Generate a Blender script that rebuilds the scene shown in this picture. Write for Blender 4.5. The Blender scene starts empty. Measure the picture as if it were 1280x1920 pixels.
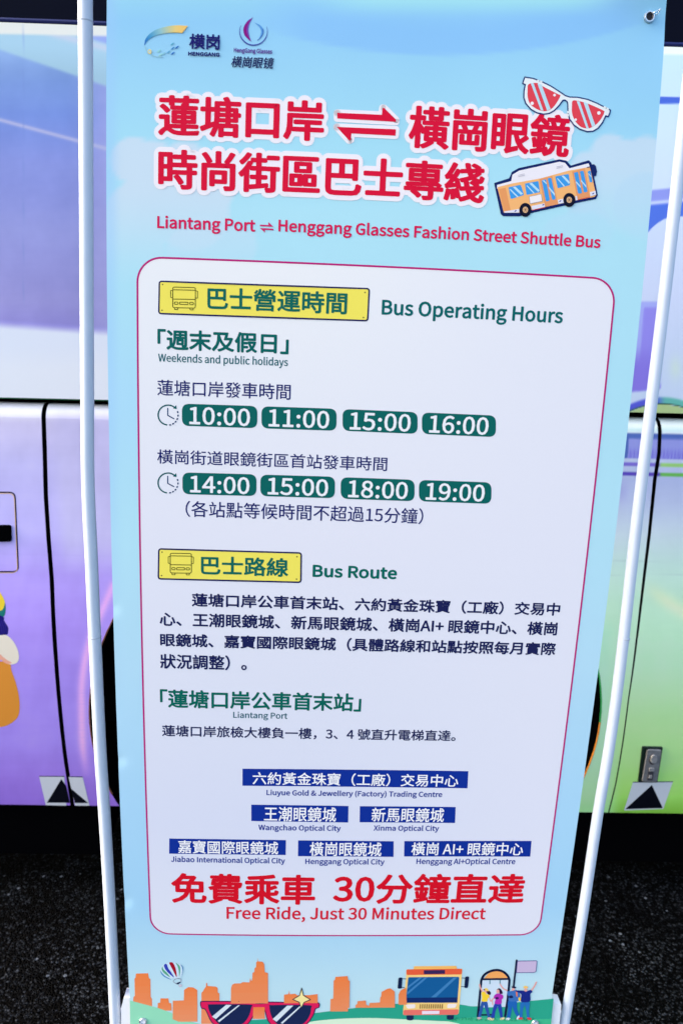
import bpy, os, math, random
import numpy as np
from mathutils import Matrix, Vector
from mathutils.geometry import tessellate_polygon

S = bpy.context.scene
COL = S.collection
random.seed(4)
RNG = np.random.default_rng(7)

# ------------------------------------------------------------------ camera
FPX, K1 = 1378.018, -0.0657903          # focal length and lens barrel of the picture, in 1280x1920 pixels
PITCH, YAW, ROLL = 0.20372586, -0.0416587745, 0.0404685878
CAM = np.array([0.312156743, -1.12393581, 0.0])
ZO = 1.50                               # camera height above the ground
def rot(p, y, r):
    cp, sp, cy, sy, cr, sr = math.cos(p), math.sin(p), math.cos(y), math.sin(y), math.cos(r), math.sin(r)
    B = np.array([[1, 0, 0], [0, 0, -1], [0, 1, 0.]])
    Ry = np.array([[cy, sy, 0], [-sy, cy, 0], [0, 0, 1]])
    Rp = np.array([[1, 0, 0], [0, cp, -sp], [0, sp, cp]])
    Rr = np.array([[cr, -sr, 0], [sr, cr, 0], [0, 0, 1]])
    return Rr @ Rp @ B @ Ry
R = rot(PITCH, YAW, ROLL)
cd = bpy.data.cameras.new('camera')
cam = bpy.data.objects.new('camera', cd); COL.objects.link(cam)
cd.sensor_fit = 'HORIZONTAL'; cd.sensor_width = 36; cd.lens = FPX / 1280 * 36
cd.clip_start = 0.02; cd.clip_end = 2000
cd.dof.use_dof = True; cd.dof.focus_distance = 1.16; cd.dof.aperture_fstop = 7.5
M = Matrix.Identity(4)
for i in range(3):
    M[i][0], M[i][1], M[i][2] = R[0][i], -R[1][i], -R[2][i]
M[0][3], M[1][3], M[2][3] = CAM[0], CAM[1], CAM[2] + ZO
cam.matrix_world = M
S.camera = cam

# ------------------------------------------------------------------ light
SUN_EL, SUN_AZ = 30, -88                # degrees; azimuth from +Y clockwise, so -90 is the left
w = bpy.data.worlds.new('World'); S.world = w; w.use_nodes = True
nt = w.node_tree; nt.nodes.clear()
sky = nt.nodes.new('ShaderNodeTexSky'); sky.sky_type = 'NISHITA'; sky.sun_disc = False
sky.sun_elevation = math.radians(SUN_EL); sky.sun_rotation = math.radians(SUN_AZ)
sky.air_density = 1.0; sky.dust_density = 4.0; sky.ozone_density = 1.0
bg = nt.nodes.new('ShaderNodeBackground'); bg.inputs[1].default_value = 0.15
wo = nt.nodes.new('ShaderNodeOutputWorld')
nt.links.new(sky.outputs[0], bg.inputs[0]); nt.links.new(bg.outputs[0], wo.inputs[0])
sd = bpy.data.lights.new('sun', 'SUN'); sd.energy = .6; sd.angle = math.radians(10); sd.color = (1, .95, .87)
sun = bpy.data.objects.new('sun', sd); COL.objects.link(sun)
az, el = math.radians(SUN_AZ), math.radians(SUN_EL)
sdir = Vector((math.sin(az) * math.cos(el), math.cos(az) * math.cos(el), math.sin(el)))
sun.rotation_euler = sdir.to_track_quat('Z', 'Y').to_euler(); sun.location = (-6, 0, 6)
S.view_settings.view_transform = 'Standard'; S.view_settings.look = 'None'
S.view_settings.exposure = 2.17; S.view_settings.gamma = 1.0
# light that falls on an upright sheet facing the camera, relative to a white card that would read 1.0
EV = np.array([.955, 1.035, 1.235])

# ------------------------------------------------------------------ picture geometry
def ray(px):
    px = np.atleast_2d(np.asarray(px, float))
    d = np.stack([(px[:, 0] - 640) / FPX, (px[:, 1] - 960) / FPX, np.ones(len(px))], 1)
    return d @ R
def on_plane(px, depth=0.0):            # pixel -> (x, z) on the upright plane y = depth
    d = ray(px); t = (depth - CAM[1]) / d[:, 1]
    return np.stack([CAM[0] + t * d[:, 0], t * d[:, 2]], 1)
def to_px(X):
    c = (np.asarray(X, float) - CAM) @ R.T
    return np.stack([c[:, 0] / c[:, 2] * FPX + 640, c[:, 1] / c[:, 2] * FPX + 960], 1)
def undist(px):
    px = np.atleast_2d(np.asarray(px, float)); d = (px - [640, 960]) / FPX; u = d.copy()
    for _ in range(25): u = d / (1 + K1 * (u * u).sum(1, keepdims=True))
    return u * FPX + [640, 960]
def dist(px):
    u = (np.atleast_2d(px) - [640, 960]) / FPX
    return u * (1 + K1 * (u * u).sum(1, keepdims=True)) * FPX + [640, 960]
def flat(px):                           # pixel -> position on the flat artwork (metres)
    return on_plane(undist(px))
def bow(st):                            # artwork position -> position on the slightly bowed cloth
    st = np.asarray(st, float)
    p = to_px(np.stack([st[:, 0], np.zeros(len(st)), st[:, 1]], 1))
    return on_plane(dist(p))
def ripple(x, z):                       # depth of the hanging cloth, metres
    y = .0016 * np.sin(5.2 * x + 2.0 * z + .5) + .0012 * np.sin(3.1 * z - 2.4 * x)
    for cx, cz, a, sx, sz in ((.006, -.665, .0016, .009, .010), (.010, -.935, .0018, .010, .012), (.003, -.40, .0012, .008, .010),
                              (.795, .505, .006, .03, .045), (.735, .52, -.004, .05, .03), (.03, -1.235, -.003, .03, .03)):
        y = y + a * np.exp(-((x - cx) / sx) ** 2 - ((z - cz) / sz) ** 2)
    y = y + .004 * np.exp(-((z - .58) / .05) ** 2) * np.sin(6 * x)
    return y

# ------------------------------------------------------------------ materials
def lin(c):
    c = np.asarray(c, float) / 255
    return np.where(c <= .04045, c / 12.92, ((c + .055) / 1.055) ** 2.4)
def alb(c): return np.clip(lin(c) / EV, 0.0, .88)
MATS = {}
def mat(name, rgb=(200, 200, 200), rough=.5, spec=.3, metal=0, albedo=None, vary=.0, scale=30, bump=0, attr=None, coat=0):
    if name in MATS: return MATS[name]
    m = bpy.data.materials.new(name); m.use_nodes = True; MATS[name] = m
    n, l = m.node_tree.nodes, m.node_tree.links
    b = n['Principled BSDF']
    col = list(albedo if albedo is not None else alb(rgb)) + [1]
    b.inputs['Base Color'].default_value = col
    b.inputs['Roughness'].default_value = rough; b.inputs['Specular IOR Level'].default_value = spec
    b.inputs['Metallic'].default_value = metal; b.inputs['Coat Weight'].default_value = coat; b.inputs['Coat Roughness'].default_value = .15
    src = None
    if attr:
        a = n.new('ShaderNodeAttribute'); a.attribute_name = attr; src = a.outputs['Color']
    if vary or bump:
        tc = n.new('ShaderNodeTexCoord'); nz = n.new('ShaderNodeTexNoise')
        nz.inputs['Scale'].default_value = scale; nz.inputs['Detail'].default_value = 6
        l.new(tc.outputs['Object'], nz.inputs['Vector'])
        if vary:
            r = n.new('ShaderNodeMapRange'); r.inputs[1].default_value = .25; r.inputs[2].default_value = .75
            r.inputs[3].default_value = 1 - vary; r.inputs[4].default_value = 1 + vary
            l.new(nz.outputs[0], r.inputs[0])
            x = n.new('ShaderNodeMix'); x.data_type = 'RGBA'; x.blend_type = 'MULTIPLY'; x.inputs[0].default_value = 1
            if src is not None: l.new(src, x.inputs[6])
            else: x.inputs[6].default_value = col
            l.new(r.outputs[0], x.inputs[7]); src = x.outputs[2]
        if bump:
            bp = n.new('ShaderNodeBump'); bp.inputs['Strength'].default_value = 1; bp.inputs['Distance'].default_value = bump
            l.new(nz.outputs[0], bp.inputs['Height']); l.new(bp.outputs[0], b.inputs['Normal'])
    if src is not None: l.new(src, b.inputs['Base Color'])
    return m
def ink(rgb):
    return mat('ink_%02x%02x%02x' % tuple(int(v) for v in rgb), rgb, rough=.6, spec=.07)

# ------------------------------------------------------------------ objects
ORG = {}
def thing(name, label, cat, loc, group=None):
    o = bpy.data.objects.new(name, None); COL.objects.link(o); o.location = loc
    o.empty_display_size = .1
    o['label'] = label; o['category'] = cat
    if group: o['group'] = group
    ORG[o] = np.array(loc, float)
    return o
def mesh_obj(name, V, F, mats, parent=None, idx=None, smooth=False, label=None, colors=None):
    V = np.asarray(V, float)
    W = V + [0, 0, ZO]
    c = (W.min(0) + W.max(0)) / 2
    me = bpy.data.meshes.new(name)
    me.from_pydata((W - c).tolist(), [], [tuple(int(i) for i in f) for f in F])
    if not isinstance(mats, (list, tuple)): mats = [mats]
    for m in mats: me.materials.append(m)
    if idx is not None: me.polygons.foreach_set('material_index', np.asarray(idx, 'i'))
    if smooth: me.polygons.foreach_set('use_smooth', np.ones(len(me.polygons), bool))
    if colors is not None:
        a = me.color_attributes.new('print', 'FLOAT_COLOR', 'POINT')
        a.data.foreach_set('color', np.c_[colors, np.ones(len(V))].astype('f').ravel())
    me.update()
    o = bpy.data.objects.new(name, me); COL.objects.link(o)
    if parent is not None:
        o.parent = parent; o.location = c - ORG[parent]
    else: o.location = c
    ORG[o] = c
    if label: o['label'] = label
    return o

class Geo:                              # solids collected into one mesh
    def __init__(s): s.V, s.F, s.I = [], [], []; s.n = 0
    def add(s, V, F, i=0):
        V = np.asarray(V, float); s.V.append(V); s.F += [[j + s.n for j in f] for f in F]; s.I += [i] * len(F); s.n += len(V)
    def box(s, lo, hi, i=0, b=0):
        (x0, y0, z0), (x1, y1, z1) = lo, hi
        if b <= 0:
            V = [(x, y, z) for x in (x0, x1) for y in (y0, y1) for z in (z0, z1)]
            s.add(V, [(0, 1, 3, 2), (4, 6, 7, 5), (0, 4, 5, 1), (2, 3, 7, 6), (0, 2, 6, 4), (1, 5, 7, 3)], i); return
        import bmesh
        bm = bmesh.new(); bmesh.ops.create_cube(bm, size=1)
        for v in bm.verts: v.co = Vector(((x0 + x1) / 2 + v.co.x * (x1 - x0), (y0 + y1) / 2 + v.co.y * (y1 - y0), (z0 + z1) / 2 + v.co.z * (z1 - z0)))
        bmesh.ops.bevel(bm, geom=bm.edges[:], offset=b, segments=3, affect='EDGES', profile=.5)
        bm.verts.index_update()
        s.add([v.co[:] for v in bm.verts], [[v.index for v in f.verts] for f in bm.faces], i); bm.free()
    def tube(s, pts, r, seg=16, i=0, cap=True):
        pts = np.asarray(pts, float); n = len(pts); rr = np.full(n, r) if np.isscalar(r) else np.asarray(r)
        T = np.gradient(pts, axis=0); T /= np.linalg.norm(T, axis=1, keepdims=True)
        V = []
        up = np.array([0, 1, 0.]) if abs(T[0][1]) < .9 else np.array([1, 0, 0.])
        for k in range(n):
            a = np.cross(T[k], up); a /= np.linalg.norm(a); b = np.cross(T[k], a)
            for j in range(seg):
                t = 2 * math.pi * j / seg; V.append(pts[k] + rr[k] * (math.cos(t) * a + math.sin(t) * b))
        F = [[k * seg + j, k * seg + (j + 1) % seg, (k + 1) * seg + (j + 1) % seg, (k + 1) * seg + j] for k in range(n - 1) for j in range(seg)]
        if cap: F += [list(range(seg))[::-1], [(n - 1) * seg + j for j in range(seg)]]
        s.add(V, F, i)
    def build(s, name, mats, parent=None, smooth=False, label=None):
        o = mesh_obj(name, np.concatenate(s.V), s.F, mats, parent, s.I, smooth, label)
        if smooth:
            o.data.set_sharp_from_angle(angle=math.radians(40))
        return o

def smooth_line(pts, n=8, closed=False):
    p = np.asarray(pts, float); N = len(p); out = []
    rng = range(N if closed else N - 1)
    for k in rng:
        p0 = p[(k - 1) % N] if closed or k > 0 else 2 * p[0] - p[1]
        p1, p2 = p[k], p[(k + 1) % N]
        p3 = p[(k + 2) % N] if closed or k + 2 < N else 2 * p[-1] - p[-2]
        for t in np.arange(n) / n:
            out.append(.5 * (2 * p1 + (p2 - p0) * t + (2 * p0 - 5 * p1 + 4 * p2 - p3) * t * t + (3 * p1 - p0 - 3 * p2 + p3) * t ** 3))
    if not closed: out.append(p[-1])
    return np.array(out)

LAYER = .00016
class Art:                              # flat printed pictures on the cloth; points are given where the photo shows them
    def __init__(s, layer, surf=None): s.V, s.F, s.I, s.m = [], [], [], []; s.n = 0; s.k = 0; s.layer = layer; s.surf = surf
    def _m(s, rgb):
        m = ink(rgb)
        if m not in s.m: s.m.append(m)
        return s.m.index(m)
    def raw(s, px, F, rgb, xz=None):
        if s.surf is not None:
            V = s.surf(px); V = V - np.array([0, s.layer * LAYER + s.k * 1.2e-5, 0])
        else:
            q = on_plane(px) if xz is None else xz
            V = np.stack([q[:, 0], ripple(q[:, 0], q[:, 1]) - s.layer * LAYER - s.k * 1.2e-5, q[:, 1]], 1)
        s.k += 1
        i = s._m(rgb); s.V.append(V); s.F += [[a + s.n for a in f] for f in F]; s.I += [i] * len(F); s.n += len(V)
    def poly(s, pts, rgb):
        pts = np.asarray(pts, float)
        F = tessellate_polygon([[Vector((p[0], p[1], 0)) for p in pts]])
        G = []
        for f in F:
            a, b, c = pts[f[0]], pts[f[1]], pts[f[2]]
            cr = (b[0] - a[0]) * (c[1] - a[1]) - (b[1] - a[1]) * (c[0] - a[0])
            G.append(f if cr < 0 else f[::-1])
        lim = 12 if s.surf is not None else 42
        P = [tuple(p) for p in pts]; out = []; stack = [tuple(f) for f in G]; mid = {}
        def m_(a, b):
            k = (min(a, b), max(a, b))
            if k not in mid: mid[k] = len(P); P.append(tuple((P[a][i] + P[b][i]) / 2 for i in (0, 1)))
            return mid[k]
        while stack:                    # split long triangles so that the print follows the cloth
            a, b, c = stack.pop()
            e = [(math.dist(P[a], P[b]), a, b, c), (math.dist(P[b], P[c]), b, c, a), (math.dist(P[c], P[a]), c, a, b)]
            L, i, j, k = max(e)
            if L <= lim: out.append((a, b, c))
            else:
                q = m_(i, j); stack += [(i, q, k), (q, j, k)]
        s.raw(np.array(P), out, rgb)
    def blob(s, pts, rgb, n=8): s.poly(smooth_line(pts, n, True), rgb)
    def grid(s, q, rgb, n=14, m=14):    # quad of four corners TL TR BR BL, subdivided
        q = np.asarray(q, float); u, v = np.meshgrid(np.linspace(0, 1, n + 1), np.linspace(0, 1, m + 1)); u, v = u.ravel()[:, None], v.ravel()[:, None]
        P = (q[0] * (1 - u) + q[1] * u) * (1 - v) + (q[3] * (1 - u) + q[2] * u) * v
        F = [[j * (n + 1) + i, (j + 1) * (n + 1) + i, (j + 1) * (n + 1) + i + 1, j * (n + 1) + i + 1] for j in range(m) for i in range(n)]
        s.raw(P, F, rgb)
    def ell(s, cx, cy, rx, ry, rgb, ang=0, n=28):
        t = np.linspace(0, 2 * math.pi, n, endpoint=False); a = math.radians(ang)
        x, y = rx * np.cos(t), ry * np.sin(t)
        s.poly(np.stack([cx + x * math.cos(a) - y * math.sin(a), cy + x * math.sin(a) + y * math.cos(a)], 1), rgb)
    def line(s, pts, wd, rgb, closed=False, round_=True):
        p = np.asarray(pts, float)
        if closed: p = np.vstack([p, p[:1]])
        V, F = [], []
        h = wd / 2
        for a, b in zip(p[:-1], p[1:]):
            d = b - a; L = np.hypot(*d)
            if L < 1e-6: continue
            nrm = np.array([-d[1], d[0]]) / L * h; k = len(V)
            V += [a + nrm, b + nrm, b - nrm, a - nrm]; F.append([k, k + 1, k + 2, k + 3])
        s.raw(np.array(V), F, rgb)
        if round_ and wd > 1:
            V, F = [], []
            for c in p:
                k = len(V)
                V += [c + h * np.array([math.cos(t), -math.sin(t)]) for t in np.linspace(0, 2 * math.pi, 12, endpoint=False)]
                F.append(list(range(k, k + 12)))
            s.raw(np.array(V), F, rgb)
    def rquad(s, q, r, rgb, line=None, lw=2):
        P = rounded(q, r); s.poly(P, rgb)
        if line is not None: s.line(P, lw, line, True)
    def build(s, name, parent, label=None):
        return mesh_obj(name, np.concatenate(s.V), s.F, s.m, parent, s.I, label=label)
def rounded(q, r, n=6):
    q = np.asarray(q, float); out = []
    for k in range(len(q)):
        a, b, c = q[k - 1], q[k], q[(k + 1) % len(q)]
        u, v = (a - b) / np.linalg.norm(a - b), (c - b) / np.linalg.norm(c - b)
        p, e = b + u * r, b + v * r
        for t in np.linspace(0, 1, n): out.append((1 - t) ** 2 * p + 2 * t * (1 - t) * b + t * t * e)
    return np.array(out)

# lettering: Blender's own bundled typefaces, with its built-in one as the fallback
def typeface(fn):
    try: return bpy.data.fonts.load(os.path.join(bpy.utils.system_resource('DATAFILES', path='fonts'), fn))
    except Exception: return None
HAN = LAT = typeface('Noto Sans CJK Regular.woff2')
def glyphs(text, font, res=3):
    c = bpy.data.curves.new('lettering', 'FONT'); c.body = text; c.resolution_u = res
    if font: c.font = font
    o = bpy.data.objects.new('lettering', c); COL.objects.link(o)
    dg = bpy.context.evaluated_depsgraph_get(); dg.update()
    me = bpy.data.meshes.new_from_object(o.evaluated_get(dg))
    V = np.array([v.co[:2] for v in me.vertices]); F = [list(p.vertices) for p in me.polygons]
    bpy.data.objects.remove(o); bpy.data.curves.remove(c); bpy.data.meshes.remove(me)
    return V, F
CAPH = {}
def caph(font):
    if font not in CAPH:
        V, _ = glyphs('H', font); CAPH[font] = V[:, 1].max()
    return CAPH[font]
def fit_text(text, left, right, top, bottom, font=None, mode='b', shear=0):
    """left/right: pixel points at the two ends; top/bottom: pixel points that touch the highest / lowest ink
    (mode 'b') or the cap line and the baseline (mode 'c')."""
    font = HAN if font is None else font
    V, F = glyphs(text, font)
    x0, x1 = flat(left)[0][0], flat(right)[0][0]
    z1, z0 = flat(top)[0][1], flat(bottom)[0][1]
    lo, hi = V.min(0), V.max(0)
    if mode == 'c': lo[1], hi[1] = 0, caph(font)
    if shear: V = np.stack([V[:, 0] + shear * V[:, 1], V[:, 1]], 1); lo[0], hi[0] = V[:, 0].min(), V[:, 0].max()
    s = (V[:, 0] - lo[0]) / (hi[0] - lo[0]) * (x1 - x0) + x0
    t = (V[:, 1] - lo[1]) / (hi[1] - lo[1]) * (z1 - z0) + z0
    return np.stack([s, t], 1), F
PXM = .8 / 1010.                        # metres per pixel on the cloth, about
def letter(art, TF, rgb, bold=0.0, n=8, aspect=1.0):
    """bold: how far each outline is spread, in pixels"""
    V, F = TF
    offs = [(0, 0)]
    if bold > 0:
        offs = [(bold * math.cos(a), bold * aspect * math.sin(a)) for a in np.linspace(0, 2 * math.pi, n, endpoint=False)] + offs
        if bold > 4: offs = [(.55 * a, .55 * b) for a, b in offs] + offs
    N = len(V); A, G = [], []
    for k, (dx, dz) in enumerate(offs):
        q = bow(V + np.array([dx, dz]) * PXM)
        A.append(np.stack([q[:, 0], ripple(q[:, 0], q[:, 1]) - art.layer * LAYER - art.k * 1.2e-5 - k * 1.5e-6, q[:, 1]], 1))
        G += [[i + k * N for i in f] for f in F]
    art.k += 3
    i = art._m(rgb); art.V.append(np.concatenate(A)); art.F += [[a + art.n for a in f] for f in G]; art.I += [i] * len(G); art.n += N * len(offs)

def sst(a, b, x):
    t = np.clip((x - a) / (b - a), 0, 1); return t * t * (3 - 2 * t)
def ramp(x, stops):
    xs = [s[0] for s in stops]; return np.stack([np.interp(x, xs, [s[1][k] for s in stops]) for k in range(3)], 1)
def mix(c, rgb, f): return c + (np.asarray(rgb, float) - c) * np.asarray(f)[:, None]
def noise2(x, y, seed=0):               # cheap smooth value noise
    r = np.random.default_rng(seed); out = 0
    for k in range(5):
        f = 2 ** k; a = r.uniform(0, 6.28, 6); th = r.uniform(0, 6.28, 6)
        out = out + sum(np.sin(f * (x * np.cos(t) + y * np.sin(t)) + p) for t, p in zip(th, a)) / 6 / f ** .8
    return out

# ================================================================== THE GROUND
def build_ground():
    m = bpy.data.materials.new('asphalt'); m.use_nodes = True
    n, l = m.node_tree.nodes, m.node_tree.links; b = n['Principled BSDF']
    tc = n.new('ShaderNodeTexCoord')
    def vor(scale, feat='F1'):
        v = n.new('ShaderNodeTexVoronoi'); v.inputs['Scale'].default_value = scale; v.feature = feat
        l.new(tc.outputs['Object'], v.inputs['Vector']); return v
    def mr(src, a, bb, c, d):
        r = n.new('ShaderNodeMapRange'); r.inputs[1].default_value, r.inputs[2].default_value, r.inputs[3].default_value, r.inputs[4].default_value = a, bb, c, d
        l.new(src, r.inputs[0]); return r.outputs[0]
    def math_(op, a, c):
        k = n.new('ShaderNodeMath'); k.operation = op
        for s, v in ((0, a), (1, c)):
            if hasattr(v, 'is_output'): l.new(v, k.inputs[s])
            else: k.inputs[s].default_value = v
        return k.outputs[0]
    v1, v2 = vor(175), vor(380)
    sep = n.new('ShaderNodeSeparateColor'); l.new(v1.outputs['Color'], sep.inputs[0])
    sep2 = n.new('ShaderNodeSeparateColor'); l.new(v2.outputs['Color'], sep2.inputs[0])
    stone = mr(sep.outputs[0], .66, 1.0, .0003, .062)           # a few pale chips among dark ones
    grit = mr(sep2.outputs[0], .92, 1.0, .0, .10)
    inside = mr(v1.outputs['Distance'], .25, .6, 1.0, .25)
    val = math_('ADD', math_('MULTIPLY', stone, inside), math_('MULTIPLY', grit, mr(v2.outputs['Distance'], .2, .5, 1, 0)))
    v3 = vor(80); sep3 = n.new('ShaderNodeSeparateColor'); l.new(v3.outputs['Color'], sep3.inputs[0])
    big = math_('MULTIPLY', mr(sep3.outputs[1], .97, .99, 0, .2), mr(v3.outputs['Distance'], .30, .36, 1, 0))
    val = math_('ADD', val, big)
    nz = n.new('ShaderNodeTexNoise'); nz.inputs['Scale'].default_value = 7; nz.inputs['Detail'].default_value = 5
    l.new(tc.outputs['Object'], nz.inputs['Vector'])
    val = math_('MULTIPLY', val, mr(nz.outputs[0], .35, .65, .3, 1.5))
    cm = n.new('ShaderNodeCombineColor')
    l.new(math_('MULTIPLY', val, .86), cm.inputs[0]); l.new(math_('MULTIPLY', val, .96), cm.inputs[1]); l.new(math_('MULTIPLY', val, 1.1), cm.inputs[2])
    l.new(cm.outputs[0], b.inputs['Base Color'])
    b.inputs['Roughness'].default_value = .6; b.inputs['Specular IOR Level'].default_value = .03
    bp = n.new('ShaderNodeBump'); bp.inputs['Distance'].default_value = .004; bp.inputs['Strength'].default_value = 1
    h = math_('ADD', mr(v1.outputs['Distance'], 0, .6, 1, 0), math_('MULTIPLY', mr(v2.outputs['Distance'], 0, .6, 1, 0), .4))
    l.new(h, bp.inputs['Height']); l.new(bp.outputs[0], b.inputs['Normal'])
    e = 300
    o = mesh_obj('ground', [(-e, -e, -ZO), (e, -e, -ZO), (e, e, -ZO), (-e, e, -ZO)], [(0, 1, 2, 3)], m)
    o['kind'] = 'structure'; o['label'] = 'dark asphalt with pale stone chips under the banner and the bus'
build_ground()

# ================================================================== THE BUS
def yb(z):                              # profile of the bus side: flat, then tucking under towards the bottom
    return .585 + .08 * np.clip((-.62 - z) / .55, 0, 2) ** 1.7
def on_bus(px):
    d = ray(px); y = np.full(len(d), .585)
    for _ in range(30):
        t = (y - CAM[1]) / d[:, 1]; z = t * d[:, 2]; y = .5 * y + .5 * yb(z)
    t = (y - CAM[1]) / d[:, 1]
    return np.stack([CAM[0] + t * d[:, 0], y, t * d[:, 2]], 1)

def bus_print(P):
    """base colour of the printed wrap at pixel positions P (n,2)"""
    x, y = P[:, 0], P[:, 1]
    nz = noise2(x / 45, y / 70, 3); fine = noise2(x / 9, y / 16, 5)
    # upper left: violet sky with pale streaks
    c = ramp(y, [(60, (150, 190, 244)), (150, (122, 160, 238)), (215, (112, 145, 236)), (300, (134, 150, 240)), (430, (150, 158, 240)), (560, (160, 160, 240)), (620, (152, 148, 240))])
    c = mix(c, (172, 176, 245), .7 * sst(120, 215, x))
    c = c + (nz * 9 + fine * 3)[:, None] + (noise2(x / 160, y / 14, 12) * 4)[:, None] * [1, 1, .5]
    yy = y - .343 * x
    c = mix(c, (168, 212, 240), sst(97, 88, yy))
    c = mix(c, (200, 214, 240), .9 * np.exp(-((y - (52 + .27 * (x - 60))) / 7.0) ** 2) * sst(60, 110, x))
    c = mix(c, (150, 172, 245), sst(8, 0, y - (50 + .30 * (x - 110))) * sst(120, 150, x))
    c = mix(c, (192, 196, 246), np.exp(-((y - (224 + .27 * x)) / 3.6) ** 2))
    c = mix(c, (206, 218, 240), sst(600, 618, y - .07 * x))
    c = mix(c, (218, 226, 240), sst(640, 700, y) * .5)
    c = mix(c, (235, 240, 238), sst(66, 60, y - .02 * x))
    c = mix(c, (110, 140, 225), .25 * np.exp(-((x - 44) / 1.0) ** 2) * sst(600, 560, y))
    # upper right: pale panels, blue bands, violet towers
    r = ramp(y, [(90, (190, 222, 232)), (150, (190, 218, 238)), (330, (196, 214, 240)), (560, (196, 208, 240)), (700, (190, 208, 238))])
    r = mix(r, (232, 240, 236), sst(104, 98, y - .02 * (x - 1240)))
    r = mix(r, (52, 88, 206), sst(179.5, 182, y) * sst(195, 192.5, y) * sst(1277, 1274, x))
    arc = y - (404 + .0105 * (1268 - x) ** 2 * (x < 1268))
    r = mix(r, (132, 142, 226), sst(352, 358, y + .1 * (x - 1230)) * sst(2, -1, arc))
    r = mix(r, (60, 100, 216), sst(380, 386, y + .1 * (x - 1230)) * sst(2, -1, arc))
    r = mix(r, (190, 205, 245), np.exp(-((y + .1 * (x - 1230) - 379) / 3.2) ** 2) * sst(2, -1, arc))
    tw = sst(562, 568, y) * sst(738, 730, y + .12 * (x - 1185)) * sst(1239, 1236, x)
    r = mix(r, (152, 160, 238), tw * .9)
    r = mix(r, np.array((138, 130, 230)), tw * sst(572, 580, y) * sst(1203, 1207, x + .08 * (y - 600)))
    r = mix(r, (128, 114, 222), tw * sst(640, 690, y))
    r = mix(r, (200, 222, 216), .7 * np.exp(-((x - 1266) / 12) ** 2 - ((y - 690) / 22) ** 2) * (x > 1239))
    a2 = y - (757 + .0038 * (x - 1240) ** 2)
    band = sst(-16, -9, a2) * sst(1, -2, a2)
    bc = np.array((78, 84, 208)) * sst(1250, 1225, x)[:, None] + np.array((92, 176, 170)) * (1 - sst(1250, 1225, x))[:, None]
    r = r + (bc - r) * band[:, None]
    r = mix(r, (20, 70, 60), np.exp(-((a2) / 1.3) ** 2))
    r = mix(r, (166, 192, 136), sst(1, 2.5, a2))
    c = np.where((x > 700)[:, None], r, c)
    # lower left: lavender to purple
    L = ramp(y, [(757, (228, 234, 250)), (772, (226, 232, 250)), (792, (204, 202, 246)), (870, (186, 186, 245)), (1000, (178, 174, 245)), (1080, (166, 150, 240)), (1170, (160, 139, 236)), (1300, (158, 138, 236)), (1390, (150, 130, 228)), (1460, (140, 112, 214)), (1520, (124, 94, 198))])
    L = mix(L, (192, 192, 243), .8 * sst(84, 120, x - .06 * (y - 800)) * sst(1090, 1000, y) * sst(760, 800, y))
    L = L + (nz * 8 + fine * 2.4 + noise2(x / 120, y / 9, 14) * 3.0)[:, None]
    g = smooth_line([(212, 1098), (190, 1148), (172, 1190), (159, 1240), (153, 1290), (153, 1345), (155, 1400), (161, 1450)], 8)
    dd = np.full(len(x), 1e9); near = (np.abs(x - 180) < 90) & (y > 1050) & (y < 1500)
    if near.any():
        q = np.stack([x[near], y[near]], 1); dd[near] = np.sqrt(((q[:, None] - g[None]) ** 2).sum(2)).min(1)
    L = mix(L, (216, 168, 240), .95 * np.exp(-(dd / 7.5) ** 2) * sst(1480, 1380, y))
    for ly in (1040, 1061): L = mix(L, (150, 140, 225), .5 * np.exp(-((y - ly - .02 * x) / .9) ** 2))
    # lower right: blue band, stripes, then green
    Q = ramp(y, [(784, (226, 240, 246)), (800, (224, 240, 244)), (806, (194, 226, 230)), (812, (210, 226, 244)), (900, (176, 190, 236)), (940, (182, 196, 235)), (1000, (194, 214, 230)), (1060, (186, 219, 214)), (1130, (178, 218, 196)), (1250, (170, 214, 180)), (1350, (160, 204, 148)), (1430, (152, 206, 130)), (1490, (140, 198, 98)), (1525, (112, 168, 62))])
    Q = mix(Q, (160, 215, 190), .6 * sst(1150, 1190, y) * sst(1170, 1130, x))
    Q = mix(Q, (206, 226, 192), .8 * np.exp(-((y - 1140 - .62 * (x - 1270)) / 17) ** 2) * sst(1190, 1250, x))
    y1 = y - .02 * (x - 1180)
    Q = mix(Q, (150, 158, 236), sst(812, 815, y1) * sst(861, 858, y1))
    Q = mix(Q, (118, 114, 224), sst(835, 852, y1) * sst(861, 858, y1) * (.55 + .45 * np.sin(x * .9)))
    Q = mix(Q, (76, 106, 192), sst(812, 814, y1) * sst(823, 820, y1))
    Q = mix(Q, (76, 106, 192), sst(812, 814, y1) * sst(861, 858, y1) * sst(1180, 1179, x + .1 * (y - 815)))
    kk = sst(1239, 1236, x)
    Q = Q + ((np.array((122, 108, 216)) * kk[:, None] + np.array((152, 210, 122)) * (1 - kk)[:, None]) - Q) * (sst(867, 868.5, y1) * sst(875, 873, y1))[:, None]
    Q = Q + ((np.array((86, 66, 190)) * kk[:, None] + np.array((104, 186, 88)) * (1 - kk)[:, None]) - Q) * (sst(885, 886.5, y1) * sst(893.5, 892, y1))[:, None]
    Q = mix(Q, (150, 150, 225), .35 * np.exp(-((y - 922) / 18) ** 2) * sst(1185, 1165, x))
    Q = Q + (nz * 4 + fine * 2.0 + noise2(x / 90, y / 9, 15) * 2.2)[:, None]
    for ly in (1052, 1078): Q = mix(Q, (160, 190, 190), .4 * np.exp(-((y - ly) / .9) ** 2))
    k = sst(560, 900, x)[:, None]
    low = L * (1 - k) + Q * k
    seam = 752 + (x - 200) * .026
    c = np.where((y > seam)[:, None], low, c)
    return np.clip(c, 2, 250)

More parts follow.
